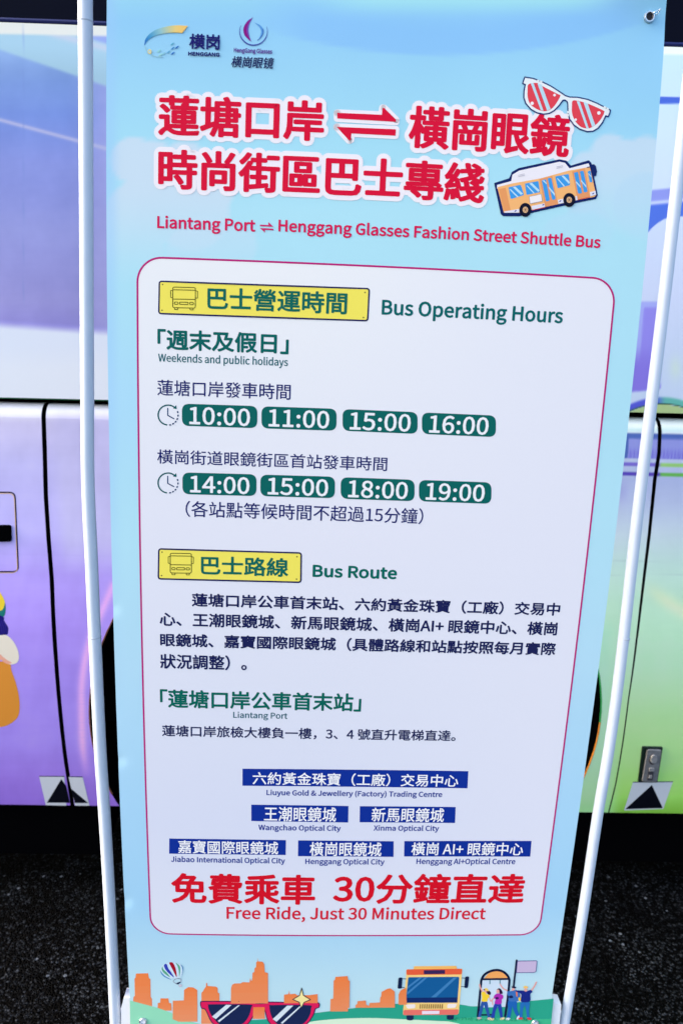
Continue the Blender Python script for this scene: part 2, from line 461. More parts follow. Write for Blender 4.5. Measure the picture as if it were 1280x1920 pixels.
def bus_shade_offset(P):                        # wrap colour raised or lowered by area to offset the shading there
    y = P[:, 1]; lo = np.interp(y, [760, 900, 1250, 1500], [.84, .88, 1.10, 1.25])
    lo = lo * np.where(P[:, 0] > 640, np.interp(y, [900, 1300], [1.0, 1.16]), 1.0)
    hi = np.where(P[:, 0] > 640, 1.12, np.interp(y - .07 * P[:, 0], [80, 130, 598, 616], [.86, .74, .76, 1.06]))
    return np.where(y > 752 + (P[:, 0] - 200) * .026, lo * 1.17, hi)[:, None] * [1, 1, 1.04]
bus = thing('bus', 'large coach with violet and green printed wrap parked behind the banner', 'bus', (.6, 1.9, 0))
wrap = mat('printed_wrap', attr='print', rough=.32, spec=.35, coat=.25)
dark = mat('black_gap', albedo=(.0012, .0012, .0016), rough=.9, spec=.0)
rubber = mat('tyre_rubber', albedo=(.012, .012, .013), rough=.75, spec=.2, vary=.3, scale=40)
glass = mat('dark_window_glass', albedo=(.0025, .003, .009), rough=.25, spec=.03)
shell = mat('white_bus_paint', albedo=(.75, .76, .78), rough=.35)

# wheel arch circle fitted to where its edge shows on either side of the banner
ap = on_bus([(209, 1163), (196, 1190), (171, 1307), (174, 1370), (179, 1436), (1122.5, 1254), (1127.5, 1300), (1126, 1335), (1121, 1380)])
A_ = np.c_[2 * ap[:, 0], 2 * ap[:, 2], np.ones(len(ap))]
sol = np.linalg.lstsq(A_, ap[:, 0] ** 2 + ap[:, 2] ** 2, rcond=None)[0]
ACX, ACZ = sol[0], sol[1]; ARX = math.sqrt(sol[2] + ACX ** 2 + ACZ ** 2)
def arch_push(V):                       # pull grid points next to the arch edge onto it
    d = np.hypot(V[:, 0] - ACX, V[:, 2] - ACZ)
    return d
XL, XR = -4.6, 6.6
def x_at(seg, z):                       # seam position along a traced polyline of (x, z)
    return np.interp(-z, -seg[:, 1][np.argsort(-seg[:, 1])], seg[:, 0][np.argsort(-seg[:, 1])])
def seam_line(px):
    q = on_bus(px); return np.stack([q[:, 0], q[:, 2]], 1)
seamL = seam_line([(81, 757), (81.5, 776), (84, 850), (86, 930), (91, 1010), (97, 1085), (104.5, 1230), (112.5, 1330), (121, 1410), (129, 1465), (139, 1530)])
seamR = seam_line([(1238, 784), (1237, 800), (1235, 850), (1227, 900), (1217, 1000), (1205, 1100), (1193, 1200), (1178, 1310), (1166, 1400), (1154, 1470), (1139, 1530)])
def side_panel(name, xa, xb, za, zb, nx, nz, dy=0.0, lip=0.0, arch=False, label=None, depth=.03):
    """one sheet of the bus side between the lines xa(z), xb(z) and za(x), zb(x)"""
    u = np.linspace(0, 1, nx); v = np.linspace(0, 1, nz)
    if lip: v = np.concatenate([np.linspace(0, .97, nz - 10), 1 - .03 * (1 - np.sin(np.linspace(0, 1, 10) * math.pi / 2) ** 1.0)])
    V = []
    n, m = len(u), len(v)
    U, W_ = np.meshgrid(u, v)
    U, W_ = U.ravel(), W_.ravel()
    zm = -.6
    X = np.zeros(len(U)); Z = np.zeros(len(U))
    xg = xa(np.full(1, zm))[0] + U * (xb(np.full(1, zm))[0] - xa(np.full(1, zm))[0])
    Z = za(xg) + W_ * (zb(xg) - za(xg))
    X = xa(Z) + U * (xb(Z) - xa(Z))
    if arch:
        r = np.hypot(X - ACX, Z - ACZ); cell = (zb(xg) - za(xg)).mean() / nz
        s = np.abs(r - ARX) < cell * .75
        X[s] = ACX + (X[s] - ACX) / r[s] * ARX; Z[s] = ACZ + (Z[s] - ACZ) / r[s] * ARX
    Y = yb(Z) + dy
    if lip:                             # rounded shoulder at the top
        top = zb(xg); t = np.clip((Z - (top - lip)) / lip, 0, 1); Y = Y + .03 * (1 - np.sqrt(np.clip(1 - t ** 2, 0, 1)))
    V = np.stack([X, Y, Z], 1)
    px_ = to_px(V); colr = np.clip(alb(bus_print(px_)) * bus_shade_offset(px_), 0, .9)
    F = [[j * n + i, j * n + i + 1, (j + 1) * n + i + 1, (j + 1) * n + i] for j in range(m - 1) for i in range(n - 1)]
    if arch:
        rc = np.hypot(X - ACX, Z - ACZ)
        F = [f for f in F if np.hypot(np.mean(X[f]) - ACX, np.mean(Z[f]) - ACZ) > ARX]
    # give the sheet thickness: a turned-back edge on all four sides
    base = len(V); rim = [i for i in range(n)] + [j * n + n - 1 for j in range(1, m)] + [(m - 1) * n + i for i in range(n - 2, -1, -1)] + [j * n for j in range(m - 2, 0, -1)]
    k = len(rim)
    V = np.vstack([V, V[rim], V[rim] + [0, depth, 0]]); colr = np.vstack([colr, np.full((2 * k, 3), .006)])
    used = set(i for f in F for i in f)
    F += [[base + (i + 1) % k, base + i, base + k + i, base + k + (i + 1) % k] for i in range(k) if rim[i] in used and rim[(i + 1) % k] in used]
    o = mesh_obj(name, V, F, [wrap], bus, smooth=True, colors=colr, label=label)
    o.data.set_sharp_from_angle(angle=math.radians(50))
    return o
def line_z(px):                          # straight edge through traced pixels, z as a function of x
    q = on_bus(px); k = np.polyfit(q[:, 0], q[:, 2], 1)
    return lambda x: np.polyval(k, np.clip(x, -2.2, 3.2))
z_win = line_z([(0, 42), (203, 46.5), (1245, 86.5), (1280, 88)])
z_top = line_z([(0, 746), (200, 748), (1180, 773), (1280, 775)])
z_sh = line_z([(0, 756), (200, 758.5), (1180, 784), (1280, 786)])
z_bot = line_z([(0, 1508), (180, 1512), (1130, 1527), (1280, 1523)])
cst = lambda v: (lambda z: np.full(np.shape(z), float(v)))
g = .0052
gr_ = lambda z: np.interp(-np.asarray(z), [.25, .5, .8], [.0046, .0036, .0018])
side_panel('upper_side_panel', cst(XL), cst(-1.1), z_top, z_win, 20, 20)
side_panel('upper_side_panel', cst(-1.1), cst(.2), z_top, z_win, 330, 260)
side_panel('upper_side_panel', cst(.2), cst(.95), z_top, z_win, 20, 20)
side_panel('upper_side_panel', cst(.95), cst(1.7), z_top, z_win, 230, 260)
side_panel('upper_side_panel', cst(1.7), cst(XR), z_top, z_win, 20, 20)
side_panel('luggage_door', cst(-1.1), lambda z: x_at(seamL, z) - g, z_bot, z_sh, 200, 240, lip=.035, label='lavender to purple lower door left of the black seam')
side_panel('luggage_door', cst(-2.6), cst(-1.106), z_bot, z_sh, 20, 60, lip=.035)
side_panel('luggage_door', cst(XL), cst(-2.606), z_bot, z_sh, 20, 60, lip=.035)
side_panel('wheel_panel', lambda z: x_at(seamL, z) + g, lambda z: x_at(seamR, z) - gr_(z), z_bot, z_sh, 420, 240, lip=.035, arch=True, label='lower panel with the wheel arch, purple to green')
side_panel('luggage_door', lambda z: x_at(seamR, z) + gr_(z), cst(1.9), z_bot, z_sh, 200, 240, lip=.035, label='pale blue to green lower door right of the black seam')
side_panel('luggage_door', cst(1.906), cst(3.8), z_bot, z_sh, 20, 60, lip=.035)
side_panel('luggage_door', cst(3.806), cst(XR), z_bot, z_sh, 20, 60, lip=.035)
# dark inner body behind the sheets, bus ends, roof
G = Geo()
G.box((XL + .01, .67, -.95), (XR - .01, 3.05, .72)); G.box((XL + .01, .70, -1.37), (ACX - .66, 3.0, -.952)); G.box((ACX + .66, .70, -1.37), (XR - .01, 3.0, -.952)); G.box((ACX - .655, 1.3, -1.2), (ACX + .655, 2.4, -.952))  # lower boxes hung deep to block light and blacken the space beneath
G.build('inner_body', dark, bus)
G = Geo(); G.box((XL, .60, 1.62), (XR, 3.1, 1.98), b=.12); G.build('roof', shell, bus)
for xx, nm in ((XL - .06, 'rear_wall'), (XR - .02, 'front_wall')):
    G = Geo(); G.box((xx, .60, -1.1), (xx + .08, 3.1, 1.64), b=.03); G.build(nm, shell, bus)
G = Geo(); G.box((XL, 3.06, -1.12), (XR, 3.10, 1.64)); G.build('far_side_wall', shell, bus)
for a, b_ in ((XL + .03, -1.95), (-1.93, 2.35), (2.37, XR - .04)):
    G = Geo(); n_ = 24; xs = np.linspace(a, b_, n_)
    V = np.concatenate([np.stack([xs, np.full(n_, yy), zz], 1) for yy, zz in ((.592, z_win(xs) + .001), (.592, np.full(n_, 1.60)), (.612, np.full(n_, 1.60)), (.612, z_win(xs) + .001))])
    F = [[r_ * n_ + i, r_ * n_ + i + 1, ((r_ + 1) % 4) * n_ + i + 1, ((r_ + 1) % 4) * n_ + i] for r_ in range(4) for i in range(n_ - 1)]
    G.add(V, F); G.build('side_window', glass, bus)
# window rubber: navy line just above the white strip
xs = np.linspace(-1.9, 2.3, 30)
G = Geo(); G.tube(np.stack([xs, np.full(30, .590), z_win(xs) + .006], 1), .005, 8); G.build('window_seal', mat('navy_rubber', (22, 32, 92), rough=.5), bus, smooth=True)
# green edge in the long seam below the left panel
G = Geo(); xs = np.linspace(-1.1, .2, 14); G.tube(np.stack([xs, np.full(14, .589), z_top(xs) - .0015], 1), .0012, 6); G.build('seam_trim', mat('seam_green', (30, 120, 80), rough=.5), bus)

# wheel arch lip and liner, wheels
th = np.linspace(math.radians(-40), math.radians(220), 90)
lip = np.stack([ACX + ARX * np.cos(th), np.zeros(90), ACZ + ARX * np.sin(th)], 1); lip = lip[lip[:, 2] > -1.175]; lip[:, 1] = yb(lip[:, 2]) + .002
gi = (lip[:, 0] > ACX) & (lip[:, 2] > on_bus([(1122, 1372)])[0][2]); gi = np.where(gi)[0]
for seg_, m_ in ((lip[:gi[0] + 1], mat('arch_edge_amber', (206, 128, 44), rough=.4)), (lip[gi[0]:gi[-1] + 1], mat('arch_edge_green', (36, 140, 78), rough=.4)), (lip[gi[-1]:], mat('arch_edge_brown', (128, 84, 62), rough=.4))):
    G = Geo(); G.tube(seg_, .0024, 8); G.build('wheel_arch_lip', m_, bus, smooth=True)
G = Geo(); n_ = len(lip); r2 = lip.copy(); r2[:, 1] = 1.25
G.add(np.vstack([lip + [0, .004, 0], r2]), [[i, i + 1, n_ + i + 1, n_ + i] for i in range(n_ - 1)]); G.build('wheel_arch_liner', dark, bus, smooth=True)
WR = .47
def wheel(cx, y0, sgn, name='wheel'):
    prof = [(.20, .05), (.26, .03), (.285, .0), (.36, -.012), (WR - .035, -.005), (WR - .008, .02), (WR, .05), (WR, .22), (WR - .03, .27), (.29, .28)]
    G = Geo(); seg = 56; V = []
    for r_, d in prof:
        for j in range(seg):
            t = 2 * math.pi * j / seg; V.append((cx + r_ * math.cos(t), y0 + sgn * d, -ZO + WR + r_ * math.sin(t)))
    F = [[k * seg + j, k * seg + (j + 1) % seg, (k + 1) * seg + (j + 1) % seg, (k + 1) * seg + j] for k in range(len(prof) - 1) for j in range(seg)]
    G.add(V, F); wh = G.build(name, rubber, bus, smooth=True)
    G = Geo(); V = []; prof = [(.285, .002), (.27, .02), (.25, .10), (.16, .12), (.15, .03), (.09, .02), (.0, .02)]
    for r_, d in prof:
        for j in range(seg):
            t = 2 * math.pi * j / seg; V.append((cx + r_ * math.cos(t), y0 + sgn * d, -ZO + WR + r_ * math.sin(t)))
    F = [[k * seg + j, k * seg + (j + 1) % seg, (k + 1) * seg + (j + 1) % seg, (k + 1) * seg + j] for k in range(len(prof) - 1) for j in range(seg)]
    G.add(V, F); G.build('rim', mat('dark_steel', albedo=(.06, .06, .065), rough=.5, metal=.6), wh, smooth=True)
wheel(ACX, .72, 1); wheel(ACX, 3.0, -1); wheel(ACX + 4.9, .72, 1); wheel(ACX + 4.9, 3.0, -1)

# triangle jacking marks on the lower edge
def marker(q, tri, label, shift=None):
    A = Art(3, on_bus); A.grid(q, (206, 216, 240), 6, 6)
    A.line([q[0], q[1]], 1.6, (60, 60, 100), round_=False); A.poly(tri, (8, 10, 24))
    return A.build('triangle_marker', bus, label)
marker([(73.5, 1456), (120.5, 1456), (124.5, 1511), (86, 1510)], [(115, 1461), (124, 1474), (131, 1505.5), (88, 1505.5)], 'white sticker with a black triangle, on the purple lower door')
marker([(128.5, 1456.5), (155, 1457), (168, 1511), (141, 1511)], [(132.6, 1478), (137, 1482), (165.5, 1506), (140.5, 1506)], 'right half of the white triangle sticker, past the seam')
marker([(1186, 1467), (1261, 1466), (1243, 1517), (1169, 1520)], [(1221.5, 1472), (1242, 1515.5), (1171.5, 1517.5)], 'white sticker with a black triangle, on the green lower door')
# luggage hatch outline and black handle at the left edge
hatch = rounded([(-60, 923), (28, 923), (34.5, 1072), (-60, 1072)], 11)
A = Art(3, on_bus); A.line(hatch, 2.6, (42, 26, 48), True); A.line(hatch + [-1.6, 2.2], 1.0, (228, 196, 150), True); hb = A.build('hatch_outline', bus)
def relief(q, rad, h, name, m, parent, bev=.004, sub=None):
    """raised plate on the bus side over the pixel outline q"""
    P = rounded(q, rad); a = on_bus(P); c = a.mean(0); k = len(a)
    f = a - [0, h, 0]; f = c + (f - c) * [.93, 1, .96]; f[:, 1] = a[:, 1] - h
    mid = a - [0, h * .7, 0]
    V = np.vstack([a + [0, .003, 0], mid, f]); F = [list(range(2 * k, 3 * k))]
    for r_ in range(2): F += [[r_ * k + i, r_ * k + (i + 1) % k, (r_ + 1) * k + (i + 1) % k, (r_ + 1) * k + i] for i in range(k)]
    return mesh_obj(name, V, [g_[::-1] for g_ in F], m, parent)
relief([(-50, 984), (21.5, 984), (22.5, 1015), (-50, 1015)], 5, .006, 'hatch_handle', dark, bus)
lt = relief([(1203, 1399), (1241.5, 1400), (1231, 1467), (1195, 1466)], 3, .004, 'door_latch', mat('latch_black', (16, 34, 30), rough=.5), bus)
relief([(1211, 1403), (1238, 1404), (1229.5, 1465), (1201, 1464)], 4, .008, 'latch_plate', mat('latch_steel', (112, 116, 128), rough=.5, spec=.4, vary=.25, scale=90), lt)
stl = mat('latch_bright', (134, 138, 150), rough=.35, spec=.5, vary=.2, scale=120)
def disc_on_bus(cx, cy, rx, ry, ang): 
    t = np.linspace(0, 2 * math.pi, 20, endpoint=False); a = math.radians(ang); x, y = rx * np.cos(t), ry * np.sin(t)
    return np.stack([cx + x * math.cos(a) - y * math.sin(a), cy + x * math.sin(a) + y * math.cos(a)], 1)
def relief_raw(P, h0, h, name, m, parent):
    a = on_bus(P) - [0, h0, 0]; k = len(a); f = a - [0, h, 0]; c = f.mean(0); f = c + (f - c) * .86
    V = np.vstack([a, f]); F = [list(range(k, 2 * k))] + [[i, (i + 1) % k, k + (i + 1) % k, k + i] for i in range(k)]
    return mesh_obj(name, V, [g_[::-1] for g_ in F], m, parent)
relief_raw(disc_on_bus(1221, 1421, 8, 10.5, 10), .0078, .0015, 'key_rim', mat('latch_dark', (58, 60, 72), rough=.6), lt)  # dark grey, used for the rim and the slot
relief_raw(disc_on_bus(1222, 1420, 6.5, 8.5, 10), .0090, .004, 'lock_barrel', stl, lt)
relief_raw(rounded([(1212, 1442), (1223, 1442), (1221, 1461), (1210, 1461)], 1.5), .0078, .0018, 'latch_slot', mat('latch_dark'), lt)
relief_raw(rounded([(1214, 1436), (1224, 1437), (1223, 1443), (1213, 1443)], 1.5), .0085, .003, 'latch_catch', stl, lt)
relief_raw(rounded([(1213, 1450), (1219, 1450), (1218, 1456), (1212, 1456)], 1.5), .0095, .003, 'latch_catch', stl, lt)
# cartoon print cropped by the left edge: yellow and green sleeve, blue cuff, white glove, orange trouser leg
A = Art(2, on_bus)
A.blob([(-40, 1118), (-6, 1112), (2, 1117), (8, 1126), (10.5, 1136), (10.5, 1146), (7, 1156), (-10, 1166), (-40, 1166)], (30, 118, 120))
A.blob([(-40, 1112), (-6, 1106), (2, 1114), (8, 1125), (9, 1132), (6, 1141), (0, 1145.5), (-20, 1150), (-40, 1150)], (232, 208, 62))
A.blob([(-40, 1158), (-10, 1152), (6.5, 1157), (7.5, 1163), (11, 1169), (15.5, 1177), (15, 1184), (12.5, 1190), (-10, 1192), (-40, 1190)], (30, 24, 120))
A.blob([(-40, 1240), (0, 1240), (18, 1243), (22, 1258), (30, 1281), (35.5, 1305), (37, 1325), (35, 1341), (27, 1352), (12, 1361), (-6, 1364), (-40, 1364)], (222, 148, 62))
A.blob([(-40, 1190), (0, 1191), (12, 1191), (22, 1199), (30, 1211), (35, 1225), (35, 1237), (30, 1244), (20, 1246), (10, 1243), (0, 1237), (-40, 1236)], (232, 228, 222))
A.blob([(-40, 1226), (-4, 1226), (6, 1232), (14, 1238), (22, 1243), (14, 1245), (6, 1241), (0, 1237.5), (-40, 1238)], (232, 172, 158))
for k in range(3): A.line([(-2 + 4 * k, 1164), (3 + 4 * k, 1176), (4 + 4 * k, 1187)], 1.0, (50, 44, 150))
A.build('cartoon_print', bus)

# ================================================================== THE BANNER
banner = thing('banner', 'tall pale blue bus timetable banner printed with red, green and navy lettering', 'banner', (.4, 0, .24))
BT, BB = .562, -1.262
def cloth_print(P):
    x, y = P[:, 0], P[:, 1]
    c = ramp(y, [(-40, (150, 212, 238)), (40, (138, 198, 244)), (120, (146, 204, 243)), (260, (156, 214, 243)), (400, (166, 218, 243)), (700, (166, 217, 243)), (1000, (170, 218, 244)), (1250, (172, 214, 245)), (1500, (162, 208, 246)), (1700, (156, 204, 244)), (1850, (182, 218, 240)), (1930, (186, 220, 240))])
    c = mix(c, (140, 200, 247), .55 * sst(950, 1200, x) * sst(420, 150, y) * sst(20, 120, y))
    # broad pale wave along the top
    wv = y - (106 - .00042 * (x - 830) ** 2)
    k = sst(1, -8, wv) * sst(440, 620, x) * sst(1245, 1150, x)
    c = mix(c, (128, 186, 246), .75 * k * sst(-105, -40, wv))
    c = mix(c, (158, 222, 238), .8 * sst(34, -10, y) * sst(560, 720, x) * sst(1180, 1060, x))
    # printed clouds: overlapping soft discs fading downwards
    def cloud(discs, col, fade0, fade1, soft=5, f=.8):
        nonlocal c
        a = np.zeros(len(x))
        for cx, cy, r in discs: a = np.maximum(a, sst(r + soft, r - soft, np.hypot(x - cx, y - cy)))
        c = mix(c, col, f * a * sst(fade1, fade0, y))
    cloud([(250, 300, 44), (285, 312, 50), (345, 310, 46), (320, 345, 60), (300, 380, 75), (380, 350, 60), (360, 400, 70), (260, 400, 62), (240, 460, 70)], (198, 216, 241), 330, 560, 4, .85)
    cloud([(440, 460, 42), (410, 470, 52), (380, 480, 70)], (192, 216, 243), 430, 560, 4, .5)
    cloud([(1143, 286, 36), (1175, 300, 40), (1210, 290, 36), (1105, 320, 38), (1150, 350, 60), (1200, 380, 70), (1090, 360, 40), (1255, 310, 30)], (196, 216, 242), 290, 480, 4, .8)
    cloud([(1210, 385, 62), (1100, 430, 50), (1060, 450, 48)], (176, 212, 243), 330, 520, 4, .6)
    # edge tint and bottom hills haze
    c = mix(c, (150, 196, 247), .5 * sst(28, 4, x - (202 + np.clip(y - 900, 0, 2000) * .035)) * sst(1300, 700, y))
    c = mix(c, (160, 206, 250), .4 * np.exp(-((y - 760) / 130) ** 2) * (x < 260))
    return np.clip(c + (noise2(x / 60, y / 90, 9) * 1.5)[:, None], 0, 250)
def build_cloth():
    nx, nz = 150, 340
    s, t = np.meshgrid(np.linspace(0, .8, nx), np.linspace(BB, BT, nz)); s, t = s.ravel(), t.ravel()
    q = bow(np.stack([s, t], 1))
    V = np.stack([q[:, 0], ripple(q[:, 0], q[:, 1]), q[:, 1]], 1)
    col = alb(cloth_print(to_px(V)))
    F = np.array([[j * nx + i, j * nx + i + 1, (j + 1) * nx + i + 1, (j + 1) * nx + i] for j in range(nz - 1) for i in range(nx - 1)])
    n = len(V)
    rim = list(range(nx)) + [j * nx + nx - 1 for j in range(1, nz)] + [(nz - 1) * nx + i for i in range(nx - 2, -1, -1)] + [j * nx for j in range(nz - 2, 0, -1)]
    back = V + [0, .0008, 0]
    k = len(rim)
    FF = F.tolist() + (F[:, ::-1] + n).tolist() + [[rim[(i + 1) % k], rim[i], rim[i] + n, rim[(i + 1) % k] + n] for i in range(k)]
    o = mesh_obj('cloth', np.vstack([V, back]), FF, mat('banner_fabric', attr='print', rough=.5, spec=.25, vary=.012, scale=900), banner, smooth=True, colors=np.vstack([col, np.full((n, 3), .7)]))
    o.data.set_sharp_from_angle(angle=math.radians(50))
build_cloth()
RED, WHT, TEAL, NAVY = (208, 14, 58), (232, 230, 248), (8, 94, 94), (26, 32, 104)

# white rounded panel with its magenta border
def panel():
    A = Art(1)
    x0, x1 = flat((259.5, 800))[0][0], flat((1114.5, 904.6))[0][0]
    z1, z0 = flat((300, 482.5))[0][1], flat((348, 1751.5))[0][1]
    r = .036
    def rr(n=14):
        P = []
        for cx, cz, a0 in ((x1 - r, z1 - r, 0), (x0 + r, z1 - r, 90), (x0 + r, z0 + r, 180), (x1 - r, z0 + r, 270)):
            for a in np.radians(np.linspace(a0, a0 + 90, n)): P.append((cx + r * math.cos(a), cz + r * math.sin(a)))
        Q = []
        for a, b in zip(P, P[1:] + P[:1]):
            k = max(1, int(math.hypot(b[0] - a[0], b[1] - a[1]) / .03))
            for t in range(k): Q.append((a[0] + (b[0] - a[0]) * t / k, a[1] + (b[1] - a[1]) * t / k))
        return np.array(Q)
    O = rr(); c = np.array([(x0 + x1) / 2, (z0 + z1) / 2])
    # fill as rings towards the middle so that it follows the cloth
    rings = [c + (O - c) * f for f in np.linspace(1, .02, 26)]; k = len(O)
    st = np.vstack(rings); q = bow(st); y = ripple(q[:, 0], q[:, 1]) - LAYER
    V = np.stack([q[:, 0], y, q[:, 1]], 1)
    F = [[a * k + i, a * k + (i + 1) % k, (a + 1) * k + (i + 1) % k, (a + 1) * k + i] for a in range(25) for i in range(k)] + [[25 * k + i for i in range(k)]]
    px = to_px(V)
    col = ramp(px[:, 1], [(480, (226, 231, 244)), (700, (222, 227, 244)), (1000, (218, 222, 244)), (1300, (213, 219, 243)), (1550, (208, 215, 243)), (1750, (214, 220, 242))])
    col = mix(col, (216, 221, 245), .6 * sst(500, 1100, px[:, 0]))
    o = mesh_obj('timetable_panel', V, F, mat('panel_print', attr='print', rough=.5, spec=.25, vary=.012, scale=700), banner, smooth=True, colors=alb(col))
    w = .0014
    d = np.roll(O, -1, 0) - np.roll(O, 1, 0); nn = np.stack([d[:, 1], -d[:, 0]], 1) / np.linalg.norm(d, axis=1, keepdims=True)
    q = bow(np.vstack([O + nn * w, O - nn * w])); V = np.stack([q[:, 0], ripple(q[:, 0], q[:, 1]) - 1.5 * LAYER, q[:, 1]], 1)
    mesh_obj('panel_border', V, [[i, (i + 1) % k, k + (i + 1) % k, k + i] for i in range(k)], ink((178, 24, 118)), o)
panel()

# --- heading
A, T = Art(1), Art(2.2)
for txt, l, r, tp, bt in (('蓮塘口岸', (298.5, 215), (605, 235), (327, 178), (577.5, 261.5)),
                          ('橫崗眼鏡', (768, 254), (1062, 285), (782.7, 199), (1044.7, 293)),
                          ('時尚街區巴士專綫', (298.5, 330), (904.5, 360), (351.8, 281.5), (898.4, 379.5))):
    TF = fit_text(txt, l, r, tp, bt)
    letter(A, TF, WHT, 10.5, 20); letter(T, TF, RED, 2.6, 12, .7)
up = [(632, 210.6), (715.5, 214.6), (717, 201.5), (720, 202), (742, 224), (742, 228), (632, 221.3)]
dn = [(631, 237), (742, 242), (741, 254), (658.5, 249.5), (657.5, 261.5), (654, 262.5)]
for q in (up, dn):
    A.poly(q, WHT); A.line(q, 13, WHT, True); T.poly(q, RED)
A.build('heading_outline', banner); T.build('heading_lettering', banner)
A = Art(2)
letter(A, fit_text('Liantang Port', (295, 420), (477.6, 430), (296, 404.8), (296, 426), LAT, 'c'), (204, 24, 88), .8)
letter(A, fit_text('Henggang Glasses Fashion Street Shuttle Bus', (522.5, 425), (1123, 460), (523, 411.8), (523, 432.4), LAT, 'c'), (204, 24, 88), .8)
for q in ([(487, 420.3), (503, 421), (503, 415.5), (512.5, 424.5), (487, 423.3)], [(487, 426.6), (512.5, 428), (512.5, 431), (496.5, 430.2), (496.5, 435.5)]): A.poly(q, (196, 40, 110))
A.build('subtitle_lettering', banner)

# --- logos
A = Art(2)
top = smooth_line([(270, 82), (271.5, 72), (279, 62), (292, 53.5), (310, 48), (330, 45.3), (352, 46.5)], 8)
bot = smooth_line([(270.5, 83), (275, 75), (284, 68), (296, 63), (312, 60), (328, 59), (341, 60)], 8)
stops = [(0, (30, 96, 190)), (.3, (70, 150, 205)), (.55, (140, 190, 205)), (.8, (225, 200, 130)), (1, (236, 190, 110))]
n_ = len(top)
for k in range(n_ - 1):
    A.raw(np.array([top[k], bot[k], bot[k + 1], top[k + 1]]), [[0, 1, 2, 3]], tuple(ramp(np.array([k / n_]), stops)[0].astype(int)))
for (x, y, c) in ((321, 82, (90, 170, 210)), (322, 90, (60, 130, 200)), (330, 88, (40, 110, 195)), (314, 97, (90, 160, 210)), (322, 99.5, (40, 110, 200)), (305, 100, (130, 190, 220)), (296, 95, (140, 205, 215)), (299, 102, (150, 210, 220))):
    A.poly([(x - 3, y + 1), (x + 2, y - 3.5), (x + 6, y - 4), (x + 1, y + 1)], c)
A.line(smooth_line([(271, 84), (276, 96), (290, 104), (304, 105)], 8), 1.0, (150, 196, 214))
A.ell(280, 95, 3.6, 4.6, (222, 206, 140)); A.ell(279.5, 95, 1.7, 2.4, (160, 205, 235))
letter(A, fit_text('横岗', (355, 77), (411, 79), (365, 62), (408, 91.2)), (24, 26, 110), .7)
letter(A, fit_text('HENGGANG', (353, 98), (411, 100), (354, 95.6), (354, 102), LAT, 'c'), (24, 26, 110), .5)
A.build('town_emblem', banner)
A = Art(2)
A.poly(np.vstack([smooth_line([(474, 30.5), (463, 38), (456, 51), (457.5, 63), (464, 71), (471, 76.5)], 8), smooth_line([(471, 76.5), (467.5, 67), (465.5, 56), (467, 44), (474, 30.5)], 8)[1:-1]]), (112, 70, 175))
A.poly(np.vstack([smooth_line([(473, 31), (461, 42), (456.5, 52), (458, 62), (464, 70), (470, 75)], 8), smooth_line([(470, 75), (464, 64), (462, 54), (465, 43), (473, 31)], 8)[1:-1]]), (132, 20, 130))
A.poly(np.vstack([smooth_line([(476, 40), (488, 46), (494, 55), (492, 64), (483, 75)], 8), smooth_line([(483, 75), (488, 64), (489, 56), (485, 48), (476, 40)], 8)[1:-1]]), (86, 150, 222))
A.line(smooth_line([(492, 52), (492.5, 62), (487, 70), (482, 74)], 6), 1.0, (40, 80, 170))
th = np.radians(np.linspace(-20, 205, 40)); pr = np.stack([475 + 26 * np.cos(th), 57 + 26 * np.sin(th)], 1)
for k in range(39):
    A.line(pr[k:k + 2], .6 + 1.8 * math.sin(math.pi * k / 39), tuple(np.array((70, 130, 210)) + (np.array((48, 40, 140)) - (70, 130, 210)) * math.sin(math.pi * k / 39)) if False else (62, 76, 168), round_=False)
letter(A, fit_text('HengGang Glasses', (438.5, 92), (510, 95), (440, 88.3), (440, 96), None, 'c'), (92, 40, 150), .25)
letter(A, fit_text('横崗眼镜', (433.5, 116), (513, 118), (448, 104), (500, 127.2), shear=.18), (22, 26, 92), .35, aspect=.4)
A.build('glasses_town_emblem', banner)

# --- sunglasses and bus pictures beside the heading
def Z(x0, y0, s): return lambda *p: [(x0 + a / s, y0 + b / s) for a, b in p]
z = Z(960, 130, 6.4)
A = Art(3)
out = z((145, 95), (240, 110), (345, 148), (460, 205), (560, 270), (630, 318), (680, 335), (780, 338), (900, 365), (1010, 410), (1110, 462), (1168, 492), (1160, 530), (1140, 572), (1112, 560), (1075, 640), (1020, 710), (960, 745), (890, 750), (800, 720), (730, 670), (680, 600), (660, 520), (658, 420), (650, 390), (625, 372), (600, 375), (560, 430), (500, 495), (440, 530), (370, 540), (290, 525), (215, 480), (155, 410), (133, 340), (135, 260), (150, 185), (120, 172), (128, 140))
A.poly(out, (222, 232, 246)); A.line(out, 2.4, (14, 42, 112), True)
for q in ([(190, 180), (290, 165), (330, 190), (540, 300), (570, 322), (500, 440), (440, 490), (370, 505), (290, 480), (210, 420), (180, 340), (178, 250)], [(720, 378), (800, 385), (900, 415), (1070, 490), (1095, 520), (1040, 620), (960, 690), (890, 712), (810, 690), (745, 620), (710, 530), (708, 430)]):
    A.poly(smooth_line(z(*q), 4, True), (216, 66, 84))
for q in ([(215, 168), (250, 168), (368, 500), (335, 492)], [(295, 172), (345, 185), (452, 478), (412, 500)], [(765, 385), (800, 388), (910, 712), (880, 708)], [(845, 395), (895, 410), (985, 670), (948, 695)]): A.poly(z(*q), (176, 214, 240))
for x, y, r in ((232, 410, 20), (500, 312, 16), (1030, 527, 21), (752, 607, 15)): A.ell(*z((x, y))[0], r / 6.4, r / 6.4, (232, 230, 246))
